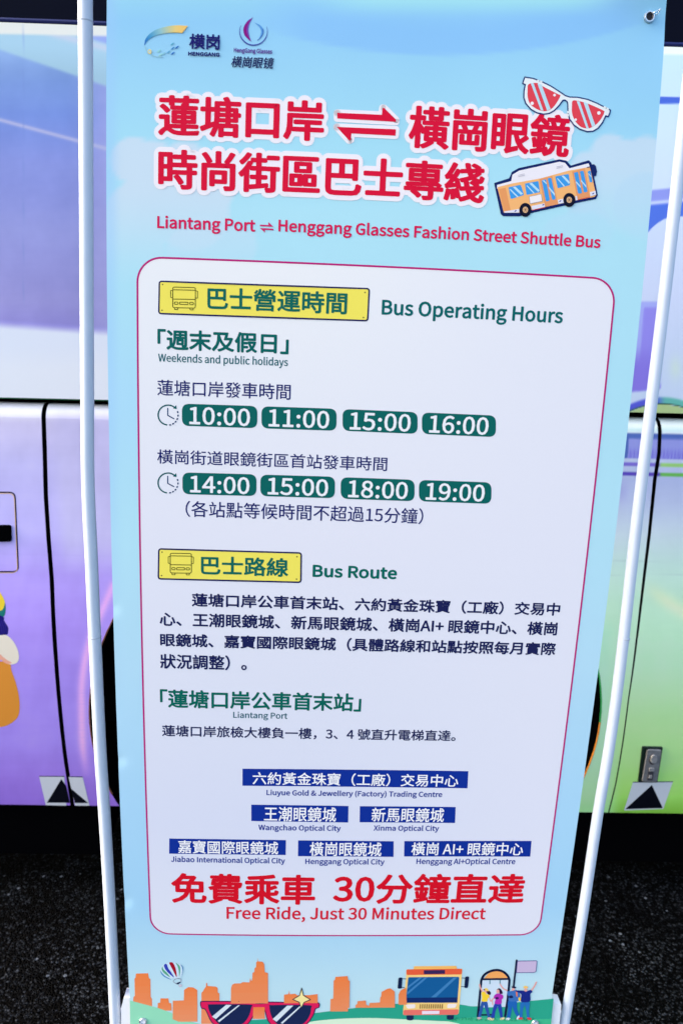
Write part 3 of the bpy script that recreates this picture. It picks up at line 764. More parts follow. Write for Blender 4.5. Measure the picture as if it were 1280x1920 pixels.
for a, b in (((300, 136), (345, 150)), ((1095, 455), (1140, 480)), ((658, 510), (662, 560))): A.line(z(a, b), 3.0, (222, 232, 246)); A.ell(*z(((a[0] + b[0]) / 2, (a[1] + b[1]) / 2))[0], .9, .9, (14, 42, 112))
A.build('sunglasses_picture', banner)
z = Z(915, 285, 5.818)
A = Art(3)
N_ = (16, 34, 100)
hull = z((70, 345), (230, 295), (260, 225), (330, 185), (770, 90), (840, 105), (890, 160), (1085, 102), (1108, 125), (1115, 160), (1175, 470), (1160, 505), (940, 550), (470, 655), (330, 692), (160, 690), (140, 670))
A.poly(hull, N_); A.line(hull, 3.2, N_, True)
A.poly(z((1105, 140), (1145, 135), (1165, 155), (1178, 215), (1168, 260), (1140, 272), (1120, 270)), N_)
A.poly(z((92, 360), (245, 318), (258, 250), (330, 205), (770, 108), (830, 120), (878, 180), (1085, 125), (1098, 160), (1105, 200), (90, 400)), (228, 228, 246))
A.poly(z((95, 385), (250, 345), (560, 290), (870, 205), (1100, 165), (1168, 470), (1150, 490), (940, 530), (470, 632), (320, 665), (165, 662)), (236, 178, 120))
A.poly(z((110, 405), (185, 390), (240, 640), (165, 650)), (224, 152, 100))
A.poly(z((550, 295), (690, 262), (752, 570), (615, 600)), (222, 150, 104)); A.poly(z((905, 215), (1045, 178), (1100, 490), (965, 525)), (222, 150, 104))
for q in ([(215, 385), (350, 358), (385, 470), (240, 515)], [(393, 345), (540, 318), (558, 440), (412, 470)], [(722, 268), (870, 240), (885, 362), (750, 398)], [(575, 310), (622, 298), (665, 530), (622, 542)], [(640, 288), (680, 282), (728, 515), (690, 525)], [(925, 228), (968, 218), (1015, 450), (972, 458)], [(990, 212), (1030, 205), (1075, 435), (1035, 445)], [(1075, 215), (1105, 200), (1128, 330), (1098, 335)]):
    A.poly(rounded(z(*q), 2.2), (58, 150, 232))
for q in ([(262, 385), (290, 378), (372, 455), (350, 470)], [(225, 410), (238, 405), (325, 490), (310, 495)], [(440, 345), (470, 338), (552, 420), (540, 440)], [(410, 370), (420, 365), (500, 450), (488, 455)], [(790, 262), (815, 258), (882, 330), (872, 352)], [(740, 290), (750, 288), (830, 375), (815, 380)], [(650, 395), (655, 380), (722, 460), (715, 480)], [(585, 315), (600, 310), (630, 340), (630, 355)], [(945, 335), (950, 320), (1000, 375), (1000, 395)], [(1000, 320), (1005, 305), (1060, 370), (1060, 392)], [(1080, 240), (1085, 232), (1115, 265), (1115, 280)]): A.poly(z(*q), (178, 216, 246))
A.rquad(z((440, 488), (570, 460), (582, 538), (450, 565)), 1, (232, 230, 244), (150, 140, 160), .8)
for q in ([(165, 650), (330, 622), (330, 662), (175, 664)], [(465, 590), (605, 562), (612, 600), (470, 632)], [(750, 525), (815, 510), (822, 555), (757, 568)], [(940, 485), (960, 480), (966, 525), (945, 530)], [(1098, 440), (1160, 425), (1166, 468), (1105, 485)]): A.poly(z(*q), (216, 220, 246))
for x, y in ((290, 645), (590, 578), (775, 538), (1132, 457)): A.poly(z((x - 14, y + 6), (x, y - 8), (x + 16, y - 10), (x + 4, y + 6)), (60, 60, 150))
A.line(z((470, 636), (612, 604)), 1.0, (210, 70, 60)); A.line(z((965, 524), (1100, 492)), 1.0, (210, 60, 60))
for x, y in ((398, 632), (874, 524)):
    A.ell(*z((x, y))[0], 11.2, 13, (12, 16, 44)); A.ell(*z((x, y))[0], 5.0, 5.8, (214, 176, 140))
    for k in range(6):
        a = k * math.pi / 3; A.line([z((x, y))[0], (z((x, y))[0][0] + 4 * math.cos(a), z((x, y))[0][1] + 4.6 * math.sin(a))], .8, (100, 66, 50), round_=False)
for x, y in ((355, 248), (770, 158)):
    for k in range(2): A.line(z((x - 35, y + 8 + 16 * k), (x + 35, y - 8 + 14 * k)), .7, (160, 164, 196), round_=False)
A.line(z((1068, 172), (1098, 165)), 1.4, N_)
A.build('bus_picture', banner)

# --- yellow plaques with a line drawn bus
def bus_icon(A, x0, y0, x1, y1, sl):
    c = (86, 84, 30)
    def P(u, v): return (x0 + u * (x1 - x0), y0 + v * (y1 - y0) + sl * u * (x1 - x0))
    w_ = 1.5
    A.line(rounded([P(.08, 0), P(.92, 0), P(.92, .91), P(.08, .91)], 3.4), w_, c, True, False)
    A.line([P(.08, .12), P(.92, .12)], w_, c, round_=False); A.line([P(.08, .53), P(.92, .53)], w_, c, round_=False)
    A.line([P(.08, .14), P(0, .16), P(0, .46), P(.08, .47)], 1.2, c, round_=False); A.line([P(.92, .14), P(1, .16), P(1, .46), P(.92, .47)], 1.2, c, round_=False)
    for u in (.21, .78): A.line(rounded([P(u - .07, .66), P(u + .07, .66), P(u + .07, .76), P(u - .07, .76)], 1.8), 1.4, c, True, False)
    A.line([P(.34, .66), P(.65, .66), P(.65, .76), P(.34, .76)], 1.4, c, True, False)
    for u in (.21, .78): A.line([P(u - .06, .91), P(u - .06, .99), P(u + .06, .99), P(u + .06, .91)], 1.3, c, round_=False)
def plaque(q, icon, txt, name, lab):
    A = Art(2); P = rounded(q, 5); A.poly(P, (232, 222, 98)); A.line(P, 3.0, (28, 28, 88), True)
    for p, d in zip(q, ((6, 6), (-8, 7), (-8, -6), (6, -6))): A.ell(p[0] + d[0], p[1] + d[1], 1.5, 1.5, (120, 112, 60), n=12)
    o = A.build(name, banner, lab)
    A = Art(3); bus_icon(A, *icon); A.build('plaque_bus_icon', o)
    A = Art(3); letter(A, txt, (14, 98, 92), 1.0); A.build('plaque_lettering', o)
arr = lambda *p: [np.array(v, float) for v in p]
plaque(arr((298.5, 526.8), (692, 541), (689, 601), (297.5, 587.4)), (319.5, 537.5, 370, 580, .022), fit_text('巴士營運時間', (389.6, 555), (649.6, 570), (451, 540.8), (646.6, 588.4)), 'yellow_plaque', 'wide yellow plaque heading the operating hours')
plaque(arr((298, 1029), (564.6, 1037), (563.8, 1092), (297.2, 1085)), (315.6, 1037, 362.7, 1077.5, .016), fit_text('巴士路線', (377.8, 1060), (539.5, 1065), (437, 1044.4), (534, 1081)), 'yellow_plaque', 'shorter yellow plaque heading the bus route')
def text(name, *items):
    A = Art(2)
    for TF, c, b in items: letter(A, TF, c, b)
    A.build(name, banner)
text('hours_heading', (fit_text('Bus Operating Hours', (716.5, 575), (1052.5, 600), (718, 562.6), (717, 588.6), LAT, 'c'), (6, 96, 102), 1.0))
text('weekend_lettering', (fit_text('「週末及假日」', (296, 640), (540, 645), (308.8, 617.8), (538, 663)), TEAL, 1.2), (fit_text('Weekends and public holidays', (296.6, 672), (539.4, 680), (305, 663.4), (305, 677.4), LAT, 'c'), (14, 92, 104), .3))
text('port_times_caption', (fit_text('蓮塘口岸發車時間', (295, 732), (544.5, 735), (310.6, 712), (543.8, 749.5)), NAVY, .25))
text('street_times_caption', (fit_text('橫崗街道眼鏡街區首站發車時間', (295, 860), (725.5, 868), (310, 842.8), (723, 883.2)), NAVY, .25))
def clock(cx, cy):
    A = Art(2); c, c2 = (6, 88, 96), (28, 60, 108)
    t = np.radians(np.linspace(98, 318, 40)); rx, ry = 18.6, 18.6
    A.line(np.stack([cx + rx * np.cos(t), cy + ry * np.sin(t)], 1), 2.6, c)
    A.poly([(cx + 9, cy - 12.2), (cx + 15.3, cy - 18.5), (cx + 16.2, cy - 11.5)], c)
    A.line([(cx - .6, cy - 12.5), (cx - .6, cy + .6)], 2.0, c2); A.line([(cx - .6, cy + .6), (cx + 10.8, cy + 6.8)], 2.0, c2)
    for a in (-17, 3, 23, 42, 60, 78):
        a = math.radians(a); p, d = np.array([cx + 18.8 * math.cos(a), cy + 18.8 * math.sin(a)]), np.array([-math.sin(a), math.cos(a)])
        A.line([p - d * .8, p + d * .8], 2.6, c2)
    A.build('clock_icon', banner)
clock(315, 778); clock(315, 905.4)
def pill(q, TF, lab):
    A = Art(2); P = rounded(q, 14, 9); A.poly(P, TEAL); o = A.build('time_pill', banner, lab)
    A = Art(3); letter(A, TF, (224, 230, 246), .75); A.build('time_lettering', o)
# pill: left, right x with the top edge height at both ends and the height
for (x0, x1, ta, tb, h, tl, tr, tt, tbm, txt) in (
        (341, 482.5, 756.6, 761.2, 41.6, 355.5, 468, 764.2, 796.2, '10:00'), (490, 631, 761.6, 766.2, 41.4, 504.2, 616.5, 768.6, 800.6, '11:00'),
        (642, 782.6, 766.7, 772.6, 40.8, 656.6, 769, 774.4, 806.4, '15:00'), (790.5, 929, 773, 778.8, 40.4, 805.2, 914.4, 780.2, 812.2, '16:00'),
        (342, 481, 885.6, 889.4, 40.8, 357, 467, 893.2, 924, '14:00'), (488, 628, 889.8, 893.8, 40.4, 502.5, 614.5, 897, 928, '15:00'),
        (638.5, 777, 894.6, 899.4, 40.4, 653.5, 763.6, 902, 933.2, '18:00'), (785, 920.7, 899.6, 904.2, 40.2, 799, 907.4, 906.6, 937.8, '19:00')):
    q = [(x0, ta), (x1, tb), (x1 - .4, tb + h), (x0, ta + h)]
    mx = (tl + tr) / 2
    pill(q, fit_text(txt, (tl, ta + h / 2), (tr, tb + h / 2), (mx, tt + .4), (mx, tbm + .6)), 'dark green pill reading ' + txt + (' in the upper row' if ta < 800 else ' in the lower row'))
text('waiting_note', (fit_text('（各站點等候時間不超過15分鐘）', (348, 958), (793, 968), (356, 939), (785, 982.6)), NAVY, .25))
text('route_heading', (fit_text('Bus Route', (587, 1070), (743, 1075), (593.5, 1060.2), (593.5, 1081), LAT, 'c'), (6, 98, 92), 1.2))
DN = (26, 32, 84)
text('route_lettering',
     (fit_text('蓮塘口岸公車首末站、六約黃金珠寶（工廠）交易中', (360.4, 1130), (1048.8, 1140), (375, 1112.6), (1037, 1154)), DN, .8),
     (fit_text('心、王潮眼鏡城、新馬眼鏡城、橫崗AI+ 眼鏡中心、橫崗', (300.3, 1165), (1043.9, 1175), (463.7, 1152.6), (1042, 1190.9)), DN, .8),
     (fit_text('眼鏡城、嘉寶國際眼鏡城（具體路線和站點按照每月實際', (301.3, 1205), (1040.6, 1215), (434, 1191), (1037, 1228.5)), DN, .8),
     (fit_text('狀況調整）。', (301.3, 1240), (462, 1245), (313, 1226), (457, 1257)), DN, .8))
text('stop_heading', (fit_text('「蓮塘口岸公車首末站」', (301.3, 1310), (676.3, 1316), (308, 1292.6), (673.7, 1334.4)), (8, 96, 88), 1.1),
     (fit_text('Liantang Port', (437.5, 1341), (538.5, 1342), (438.5, 1335), (438.5, 1345.6), LAT, 'c'), (20, 86, 104), .3))
text('stop_directions', (fit_text('蓮塘口岸旅檢大樓負一樓，3、4 號直升電梯直達。', (304.6, 1372), (854, 1380), (316, 1359.2), (840, 1391)), (30, 36, 84), .5))
BL = (14, 46, 150)
for q, t, l, r, tp, bt, en, el_, er, et, eb in (
        ([(454.6, 1441.4), (878, 1447.2), (876.2, 1479.5), (454.4, 1473.4)], '六約黃金珠寶（工廠）交易中心', 473.8, 859.5, (489.5, 1447.8), (822, 1476.6), 'Liuyue Gold & Jewellery (Factory) Trading Centre', 499.9, 829.4, (501, 1481.8), (501, 1491)),
        ([(471, 1509), (653, 1512.5), (652.5, 1543.7), (471, 1539.8)], '王潮眼鏡城', 495.2, 630, (590.6, 1514.6), (590.6, 1541.4), 'Wangchao Optical City', 484.8, 638.6, (489.5, 1547.2), (489.5, 1556.6)),
        ([(674.5, 1513), (854.3, 1514.8), (853, 1544.9), (674, 1543.2)], '新馬眼鏡城', 697, 832.3, (760, 1516.6), (800, 1543), 'Xinma Optical City', 701, 823, (703.4, 1549.6), (703.4, 1558.8)),
        ([(317.6, 1571.5), (536, 1576), (535.4, 1604), (317.4, 1600)], '嘉寶國際眼鏡城', 334.5, 521.3, (347.8, 1575.2), (509.7, 1602.6), 'Jiabao International Optical City', 321, 534, (323, 1605.6), (323, 1615)),
        ([(558.8, 1576.7), (738, 1579.2), (737.6, 1608.6), (558.4, 1606.4)], '橫崗眼鏡城', 580.8, 715, (590.6, 1580), (694.7, 1607.2), 'Henggang Optical City', 572.7, 720.7, (573.4, 1611.6), (573.4, 1621)),
        ([(758, 1579), (996.5, 1578.4), (994.2, 1608), (757.4, 1608)], '橫崗 AI+ 眼鏡中心', 771.6, 980.9, (781.4, 1581.6), (926, 1605.8), 'Henggang AI+Optical Centre', 781.4, 966.4, (782.6, 1612.4), (782.6, 1622))):
    A = Art(2); A.grid(q, BL, 8, 2); o = A.build('stop_label', banner, 'blue label reading ' + t)
    cy = (q[0][1] + q[2][1]) / 2
    A = Art(3); letter(A, fit_text(t, (l, cy), (r, cy), tp, bt), (232, 236, 250), .38); A.build('label_lettering', o)
    A = Art(2); letter(A, fit_text(en, (el_, et[1]), (er, et[1] + 2), et, eb, LAT, 'c'), (22, 44, 142), .45); A.build('label_caption', o)
text('free_ride_lettering', (fit_text('免費乘車', (323, 1665), (589.4, 1670), (342, 1638), (567.5, 1696.3)), (204, 16, 40), 2.3),
     (fit_text('30分鐘直達', (626.4, 1668), (982.6, 1668), (810, 1642), (954.9, 1695.4)), (204, 16, 40), 2.3),
     (fit_text('Free Ride, Just 30 Minutes Direct', (425.3, 1715), (910.3, 1715), (428.8, 1701.4), (428.8, 1722.4), LAT, 'c'), (204, 26, 56), .85))

# --- picture strip along the bottom
z = Z(230, 1770, 3.122)
OR, OR2 = (230, 126, 72), (226, 144, 108)
def two_tone(A, q, ytop, ybot):
    """printed building that pales towards its foot: clipped into bands"""
    P = np.asarray(q, float); n = 7
    A.poly(P, OR)
    for k in range(1, n):
        y0 = ytop + (ybot - ytop) * k / n; R_ = []
        for a, b in zip(P, np.roll(P, -1, 0)):
            if a[1] >= y0: R_.append(a)
            if (a[1] - y0) * (b[1] - y0) < 0: R_.append(a + (b - a) * (y0 - a[1]) / (b[1] - a[1]))
        if len(R_) > 2: A.poly(R_, tuple(int(v) for v in np.array(OR) + (np.array(OR2) - OR) * k / n))
A = Art(1)
for q in ([(62, 335), (64, 310), (72, 302), (70, 200), (76, 198), (78, 172), (150, 170), (155, 200), (163, 203), (165, 310), (172, 320), (174, 400), (62, 400)],
          [(204, 390), (206, 345), (220, 343), (222, 318), (268, 318), (272, 345), (285, 347), (288, 390)],
          [(293, 440), (294, 332), (358, 330), (360, 268), (385, 252), (412, 254), (437, 270), (438, 455), (330, 455)],
          [(460, 468), (461, 285), (470, 278), (478, 262), (487, 250), (489, 228), (494, 228), (496, 246), (545, 250), (556, 258), (557, 285), (566, 290), (567, 468)],
          [(633, 350), (634, 260), (640, 240), (655, 232), (690, 232), (700, 225), (742, 226), (746, 200), (750, 215), (757, 215), (760, 170), (770, 166), (772, 142), (780, 138), (782, 108), (788, 104), (790, 84), (792, 104), (818, 106), (828, 120), (832, 168), (850, 172), (851, 350)],
          [(943, 350), (944, 300), (970, 297), (974, 275), (977, 297), (1010, 295), (1020, 304), (1090, 304), (1140, 298), (1142, 350)],
          [(1214, 400), (1216, 328), (1232, 326), (1234, 220), (1242, 215), (1245, 198), (1282, 196), (1290, 215), (1318, 218), (1318, 400)],
          [(762, 440), (764, 372), (830, 372), (832, 440)]):
    two_tone(A, z(*q), z((0, min(p[1] for p in q)))[0][1], z((0, 440))[0][1])
z2 = Z(640, 1770, 2.844)
for q in ([(0, 345), (0, 178), (32, 176), (36, 198), (44, 203), (42, 345)], [(74, 345), (76, 330), (84, 325), (86, 310), (130, 307), (132, 330), (148, 336), (150, 320), (205, 318), (207, 290), (212, 285), (214, 262), (245, 245), (262, 243), (284, 260), (285, 345)], [(304, 330), (305, 275), (315, 255), (330, 245), (345, 240), (348, 330)]):
    two_tone(A, z2(*q), z2((0, min(p[1] for p in q)))[0][1], z2((0, 380))[0][1])
A.build('skyline_picture', banner)
A = Art(1.8)
gr, gr2, gr3 = (62, 168, 142), (150, 218, 196), (40, 158, 138)
A.blob([(243, 1877), (268, 1882), (300, 1891), (330, 1903), (352, 1914), (375, 1922), (400, 1945), (244, 1945)], (140, 212, 186)) if False else A.poly(smooth_line([(243.6, 1875.5), (268, 1882), (300, 1891), (330, 1903), (352, 1914), (385, 1924), (420, 1946)], 6).tolist() + [(245, 1946)], (142, 214, 188))
A.poly(smooth_line([(340, 1946), (420, 1918), (500, 1912), (560, 1905), (600, 1900), (660, 1893), (700, 1888), (760, 1884), (820, 1882), (866, 1887), (890, 1890), (940, 1886), (990, 1880), (1038, 1875)], 6).tolist() + [(1031, 1946)], gr3)
A.poly(smooth_line([(470, 1946), (540, 1926), (600, 1915), (680, 1911), (760, 1914), (840, 1918), (940, 1921), (1032, 1923)], 6).tolist() + [(1031, 1946)], (206, 232, 214))
A.poly(smooth_line([(835, 1917), (880, 1911), (930, 1912), (980, 1914), (1034, 1913)], 6).tolist() + [(1032, 1946), (900, 1946), (860, 1922)], (60, 178, 140))
for k in range(90):
    x = random.uniform(848, 1000); y = 1913 + random.uniform(-1, 4); A.line([(x, y), (x + random.uniform(-3, 3), y - 2.5)], .8, (24, 130, 96), round_=False)
A.build('hills_picture', banner)
A = Art(3)
z = Z(290, 1790, 12.8)
env = z((140, 370), (165, 290), (230, 225), (350, 180), (430, 175), (520, 190), (620, 230), (680, 300), (690, 370), (650, 500), (560, 560), (440, 560), (340, 580), (230, 520))
A.poly(smooth_line(env, 4, True), (196, 220, 246))
for q, c in (([(140, 360), (160, 400), (250, 500), (400, 590), (330, 575), (210, 510), (150, 430)], (72, 140, 196)), ([(195, 275), (170, 340), (230, 440), (370, 535), (300, 430), (210, 340)], (78, 160, 132)), ([(290, 218), (240, 225), (228, 280), (300, 400), (470, 545), (400, 420), (330, 320)], (48, 62, 178)), ([(350, 190), (400, 175), (450, 200), (510, 340), (535, 530), (480, 450), (400, 290)], (158, 18, 44)), ([(505, 190), (570, 230), (615, 300), (612, 420), (592, 520), (580, 380), (550, 270)], (84, 164, 140)), ([(620, 232), (665, 270), (685, 350), (650, 500), (668, 380), (655, 290)], (64, 132, 190))):
    A.blob(z(*q), c, 4)
A.line(z((445, 640), (480, 590), (560, 565), (640, 580), (630, 660)), .9, (120, 120, 150)); A.line(z((445, 640), (530, 700)), .9, (120, 120, 150)); A.poly(z((515, 700), (540, 670), (600, 645), (632, 660), (570, 710)), (40, 52, 90))
A.line(z((580, 720), (600, 770), (660, 745), (630, 700)), .8, (170, 150, 170)); A.poly(z((580, 720), (600, 770), (660, 745), (630, 700)), (196, 200, 226))
A.build('balloon_picture', banner)
A = Art(3)
z = Z(230, 1770, 3.122)
PK, ND = (214, 30, 92), (24, 38, 82)
fr = smooth_line(z((456, 345), (470, 336), (560, 336), (680, 338), (755, 340), (780, 349), (800, 351), (830, 349), (850, 343), (960, 345), (1080, 348), (1130, 346), (1150, 355), (1148, 375), (1128, 385), (1115, 420), (1085, 465), (1040, 500), (960, 505), (890, 490), (850, 450), (835, 400), (822, 382), (800, 378), (780, 385), (760, 430), (720, 480), (650, 505), (570, 495), (520, 455), (485, 385), (462, 375)), 4, True)
A.poly(fr, PK); A.line(fr, 1.8, (50, 20, 80), True)
for q in ([(500, 360), (520, 353), (740, 356), (752, 375), (735, 430), (700, 470), (640, 492), (580, 480), (535, 440), (510, 400)], [(858, 368), (880, 360), (1085, 362), (1103, 380), (1090, 430), (1050, 475), (980, 492), (910, 475), (872, 430)]): A.poly(smooth_line(z(*q), 4, True), ND)
for q in ([(605, 357), (638, 357), (545, 440), (523, 425)], [(676, 360), (686, 360), (565, 458), (557, 450)], [(962, 364), (998, 364), (900, 458), (878, 442)], [(1035, 368), (1046, 368), (935, 470), (925, 465)]): A.poly(z(*q), (206, 220, 240))
st = z((1047, 262), (1058, 305), (1098, 330), (1062, 345), (1043, 380), (1034, 345), (995, 328), (1035, 305))
A.poly(st, (248, 224, 160)); A.line(st, 1.6, (40, 36, 60), True)
A.build('large_sunglasses_picture', banner)
A = Art(3)
z = Z(740, 1795, 8.533)
A.poly(z((300, 215), (310, 165), (985, 160), (1000, 215)), (238, 182, 104))
A.poly(rounded(z((185, 215), (1085, 205), (1075, 320), (1025, 930), (130, 940), (180, 330)), 2), (246, 204, 132))
A.poly(rounded(z((185, 215), (1080, 205), (1075, 298), (188, 305)), 3), (222, 92, 62))
A.poly(z((465, 230), (805, 225), (805, 288), (465, 293)), (52, 36, 88))
A.poly(rounded(z((215, 340), (1035, 335), (1003, 750), (175, 750)), 3), (18, 88, 152)); A.poly(z((180, 670), (1008, 665), (1003, 748), (177, 748)), (16, 42, 106))
for q in ([(390, 345), (440, 345), (205, 525), (205, 490)], [(480, 345), (525, 345), (195, 625), (200, 580)], [(945, 345), (1000, 345), (660, 660), (580, 665)]): A.poly(z(*q), (60, 124, 186))
for k in range(11): A.poly(z((402 + 35 * k, 772), (420 + 35 * k, 772), (416 + 35 * k, 842), (396 + 35 * k, 842)), (138, 104, 56))
for q in ([(170, 775), (330, 770), (325, 835), (200, 840)], [(845, 768), (1000, 765), (970, 830), (838, 835)]): A.poly(rounded(z(*q), 2.5), (234, 226, 232))
A.poly(rounded(z((140, 862), (1025, 855), (1010, 940), (135, 945)), 3), (224, 112, 106)); A.poly(z((438, 880), (715, 878), (712, 928), (435, 932)), (228, 216, 240))
for q in ([(185, 950), (305, 950), (298, 1020), (250, 1032), (190, 1020)], [(830, 950), (950, 945), (940, 1015), (890, 1025), (835, 1015)]): A.poly(rounded(z(*q), 2), (22, 40, 82))
for q in ([(60, 345), (122, 340), (112, 520), (45, 522)], [(1128, 330), (1190, 328), (1172, 510), (1112, 515)]): A.poly(rounded(z(*q), 2.5), (14, 30, 70))
for a, b in (((120, 363), (185, 365)), ((112, 503), (160, 505)), ((1070, 352), (1130, 355)), ((1060, 490), (1115, 492))): A.line(z(a, b), 1.0, (24, 36, 76))
A.build('coach_picture', banner)
A = Art(3)
z = Z(880, 1795, 7.53); DK = (18, 28, 64)
A.poly(smooth_line(z((205, 325), (260, 260), (330, 222), (400, 215), (470, 235), (520, 280), (545, 320)), 5).tolist(), (232, 162, 96))
A.poly(z((180, 345), (550, 340), (520, 720), (160, 730)), (196, 216, 242))
A.line(z((120, 850), (140, 640), (165, 400)), 4.2, DK); A.line(smooth_line(z((165, 400), (172, 340), (210, 270), (290, 220), (390, 200), (480, 225), (540, 280), (565, 340), (562, 400)), 5), 4.4, DK); A.line(z((562, 400), (540, 620), (505, 850)), 4.4, DK)
A.line(z((190, 330), (555, 325)), 3.6, DK); A.line(z((165, 835), (310, 832)), 3, DK); A.line(z((290, 350), (290, 392)), 2.2, (92, 140, 160)); A.line(z((433, 348), (433, 388)), 2.2, (92, 140, 160))
A.line(z((668, 62), (625, 430)), 3.6, DK)
fl = z((680, 72), (945, 65), (955, 75), (940, 220), (905, 232), (665, 235)); A.poly(fl, (190, 176, 218)); A.line(fl, 1.2, (80, 84, 140), True)
A.build('bus_stop_picture', banner)
SK = (224, 164, 164)
def person(A, hair, head, arm, torso, legs, shirt, jean, shoes, hat=None, extra=()):
    for p_, w_ in arm: A.line(smooth_line(z(*p_), 4), w_, SK)
    for q in legs: A.poly(smooth_line(z(*q), 3, True), jean)
    if hair: A.blob(z(*hair), (40, 22, 60), 4)
    A.ell(*z(head)[0], 2.9, 3.6, SK)
    A.blob(z(*torso), shirt, 4)
    for s_ in shoes: A.ell(*z(s_[:2])[0], 4.6, 2.3, s_[2], s_[3])
    if hat: A.blob(z(*hat[0]), hat[1], 4)
    for q, c in extra: A.blob(z(*q), c, 4)
A = Art(3.6)
person(A, [(195, 475), (240, 470), (300, 510), (295, 550), (260, 540), (235, 505)], (225, 510), [([(145, 405), (155, 450), (185, 500)], 2.6), ([(280, 570), (300, 640), (325, 610)], 1.8)], [(172, 520), (210, 505), (245, 540), (280, 550), (280, 585), (262, 600), (250, 642), (175, 642), (180, 590)],
       [[(175, 645), (210, 650), (205, 700), (160, 860), (125, 860), (150, 740)], [(200, 650), (250, 645), (270, 740), (295, 870), (268, 875), (230, 770)]], (238, 204, 60), (40, 84, 164), [(140, 880, (200, 170, 190), 0), (285, 885, (230, 190, 190), 5)], ([(212, 465), (245, 455), (275, 490), (250, 496)], (240, 206, 100)))
person(A, [(385, 480), (420, 455), (450, 475), (470, 525), (430, 535), (420, 500)], (402, 500), [([(435, 400), (480, 460), (530, 485)], 2.4), ([(350, 590), (325, 620), (330, 690)], 1.8)], [(350, 560), (390, 530), (440, 535), (478, 560), (475, 600), (458, 615), (450, 675), (360, 672), (368, 610), (345, 600)],
       [[(355, 675), (410, 675), (370, 780), (350, 880), (305, 875), (325, 780)], [(395, 675), (448, 675), (470, 860), (440, 870), (415, 770)]], (168, 44, 178), (34, 64, 168), [(315, 893, (232, 214, 170), -8), (465, 885, (226, 214, 170), -18)], None, [([(365, 590), (400, 578), (415, 600), (385, 612)], (40, 24, 90))])
person(A, None, (620, 475), [([(640, 600), (690, 590), (720, 560)], 1.8)], [(540, 500), (590, 495), (660, 480), (712, 520), (710, 600), (680, 635), (560, 635), (555, 570), (535, 540)],
       [[(545, 640), (615, 640), (600, 740), (575, 870), (530, 870), (545, 760)], [(600, 640), (668, 640), (672, 740), (705, 840), (680, 860), (630, 780)]], (56, 108, 186), (28, 96, 182), [(545, 888, (214, 226, 244), -6), (690, 868, (220, 226, 244), -50)], ([(595, 432), (630, 425), (660, 440), (650, 455), (610, 450)], (16, 26, 66)), [([(560, 565), (600, 555), (620, 585), (570, 595)], (18, 30, 84)), ([(695, 585), (725, 590), (722, 630), (698, 625)], (232, 196, 60)), ([(655, 500), (675, 500), (680, 560), (665, 570)], (220, 120, 80))])
person(A, None, (795, 475), [([(875, 485), (915, 430), (945, 368)], 2.6)], [(655, 485), (760, 485), (800, 500), (860, 475), (892, 505), (860, 535), (852, 640), (728, 640), (735, 540), (660, 500)],
       [[(722, 655), (785, 655), (755, 760), (745, 870), (705, 870), (715, 760)], [(780, 655), (852, 655), (840, 760), (848, 865), (815, 868), (800, 760)]], (22, 40, 132), (36, 108, 186), [(725, 880, (206, 60, 84), 0), (845, 882, (206, 50, 70), 10)], ([(760, 440), (785, 418), (815, 425), (830, 445), (795, 452)], (240, 196, 110)))
A.build('travellers_picture', banner, 'four small printed travellers waving by the bus stop')

# --- metal eyelets
def eyelet(px, r, hole):
    c = on_plane([px])[0]; y = float(ripple(c[0], c[1])) - .0015
    th = np.linspace(0, 2 * math.pi, 33)[:-1]; G = Geo()
    rp = [(r, .0012), (r * 1.0, .0), (r * .88, -.0016), (r * .72, -.0016), (r * .62, .0), (r * .60, .0018)]
    V = [(c[0] + a * math.cos(t), y + d, c[1] + a * math.sin(t)) for a, d in rp for t in th]
    F = [[k * 32 + (j + 1) % 32, k * 32 + j, (k + 1) * 32 + j, (k + 1) * 32 + (j + 1) % 32] for k in range(5) for j in range(32)]
    G.add(V, F); o = G.build('eyelet', mat('eyelet_metal', albedo=(.55, .57, .6), rough=.28, metal=.9), banner, smooth=True)
    G = Geo(); G.add([(c[0] + .64 * r * math.cos(t), y + .0006, c[1] + .64 * r * math.sin(t)) for t in th], [list(range(32))[::-1]])
    G.build('eyelet_hole', hole, o)
    return c, y
eh = mat('eyelet_dark', albedo=(.008, .006, .012), rough=.6)
ew = mat('eyelet_light', albedo=(.8, .8, .82), rough=.6)
ec, ey = eyelet((1215.5, 32), .0076, eh)
eyelet((268.5, 1914), .0076, ew); eyelet((1003, 1921), .0076, ew); eyelet((222, 22), .0001, eh) if False else None

# ================================================================== THE STAND
stand = thing('banner_stand', 'thin white pole frame carrying the blue banner in front of the bus', 'banner stand', (.4, .02, 0))
white = mat('pole_enamel', (190, 206, 236), rough=.45, spec=.4, vary=.03, scale=25)
clipw = mat('white_plastic', albedo=(.82, .82, .82), rough=.4)
def pole(px, rad, name='pole'):
    D = .018
    q = smooth_line(on_plane(px, D), 10)
    pts = np.stack([q[:, 0], np.full(len(q), D), q[:, 1]], 1)
    ext = pts[-1] + (pts[-1] - pts[-6]) / np.linalg.norm(pts[-1] - pts[-6]) * (pts[-1][2] + ZO - .012); ext[2] = -ZO + .012
    hi = pts[0] + (pts[0] - pts[4]) / np.linalg.norm(pts[0] - pts[4]) * .1
    pts = np.vstack([hi, pts, ext])
    G = Geo(); G.tube(pts, rad, 28); return G.build(name, white, stand, smooth=True), pts
pl, pLp = pole([(159, -60), (160.5, 100), (162, 400), (163.5, 700), (165, 900), (171.5, 1050), (178, 1200), (187.5, 1400), (198, 1560), (207, 1720), (217, 1925)], .0100)
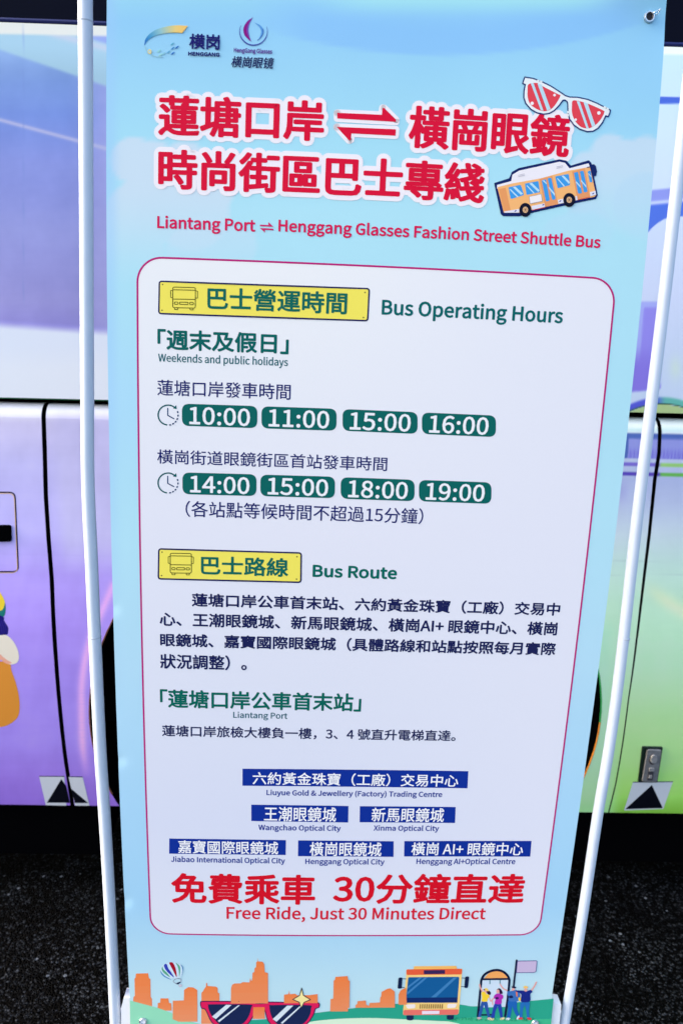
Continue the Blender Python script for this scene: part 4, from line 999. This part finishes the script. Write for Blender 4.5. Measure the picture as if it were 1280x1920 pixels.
pr_, pRp = pole([(1311, -60), (1301, 60), (1288.5, 170), (1263, 400), (1240, 600), (1216.5, 790), (1191, 1000), (1162.5, 1250), (1142, 1400), (1120, 1530), (1089, 1735), (1057, 1925)], .0090)
def collar(px, p, r):
    c = on_plane([px], .018)[0]; G = Geo()
    G.tube([(c[0], .018, c[1] - .0012), (c[0], .018, c[1] - .0004), (c[0], .018, c[1] + .0004), (c[0], .018, c[1] + .0012)], [r * .99, r * 1.05, r * 1.05, r * .99], 28)
    G.build('pole_joint', mat('joint_grey', (170, 184, 212), rough=.4), p, smooth=True)
collar((160, 40), pl, .0100); collar((177.5, 1194), pl, .0100); collar((1170, 1197), pr_, .0090)
# lower rail behind the cloth with plastic end blocks, upper rail, feet
a, b = on_plane([(222, 1900)], .03)[0], on_plane([(1058, 1905)], .03)[0]
G = Geo(); G.tube(np.linspace((a[0], .03, a[1]), (b[0], .03, b[1]), 6), .008, 16); G.build('lower_rail', white, stand, smooth=True)
def block(q, rad):
    P = rounded(q, rad, 4); f = on_plane(P, .006); k = len(f)
    V = np.vstack([np.stack([f[:, 0], np.full(k, .006), f[:, 1]], 1), np.stack([f[:, 0], np.full(k, .028), f[:, 1]], 1)])
    F = [list(range(k))[::-1], list(range(k, 2 * k))] + [[i, (i + 1) % k, k + (i + 1) % k, k + i] for i in range(k)]
    mesh_obj('end_block', V, F, clipw, stand)
block([(232, 1872), (262, 1872), (266, 1945), (227, 1945), (227.5, 1889)], 1.5)
block([(1018, 1868), (1035.5, 1872), (1041, 1883), (1052, 1884.5), (1046, 1945), (1012, 1945)], 1.5)
ta, tb = pLp[0], pRp[0]
G = Geo(); G.tube(np.linspace((ta[0], .03, .63), (tb[0], .03, .63), 8), .008, 16); G.build('upper_rail', white, stand, smooth=True)
for p in (pLp, pRp):
    G = Geo(); x = p[-1][0]; G.box((x - .03, -.25, -ZO), (x + .03, .26, -ZO + .012), b=.005); G.build('foot', clipw, stand, smooth=True)
# wire hook through the upper right eyelet
h1 = on_plane([(1236, 17), (1233, 24)], -.004); G = Geo()
loop = smooth_line([(ec[0] + .003, ey + .004, ec[1] + .003), (ec[0] + .004, -.006, ec[1] + .004), (h1[0][0] - .004, -.0075, h1[0][1] - .003), (h1[0][0], -.007, h1[0][1]), (h1[1][0], -.0045, h1[1][1]), (ec[0] + .0085, -.0035, ec[1] + .003), (ec[0] + .004, .006, ec[1] + .001)], 6)
G.tube(loop, .0006, 8); G.build('wire_hook', mat('steel_wire', albedo=(.75, .77, .8), rough=.2, metal=.8), stand, smooth=True)
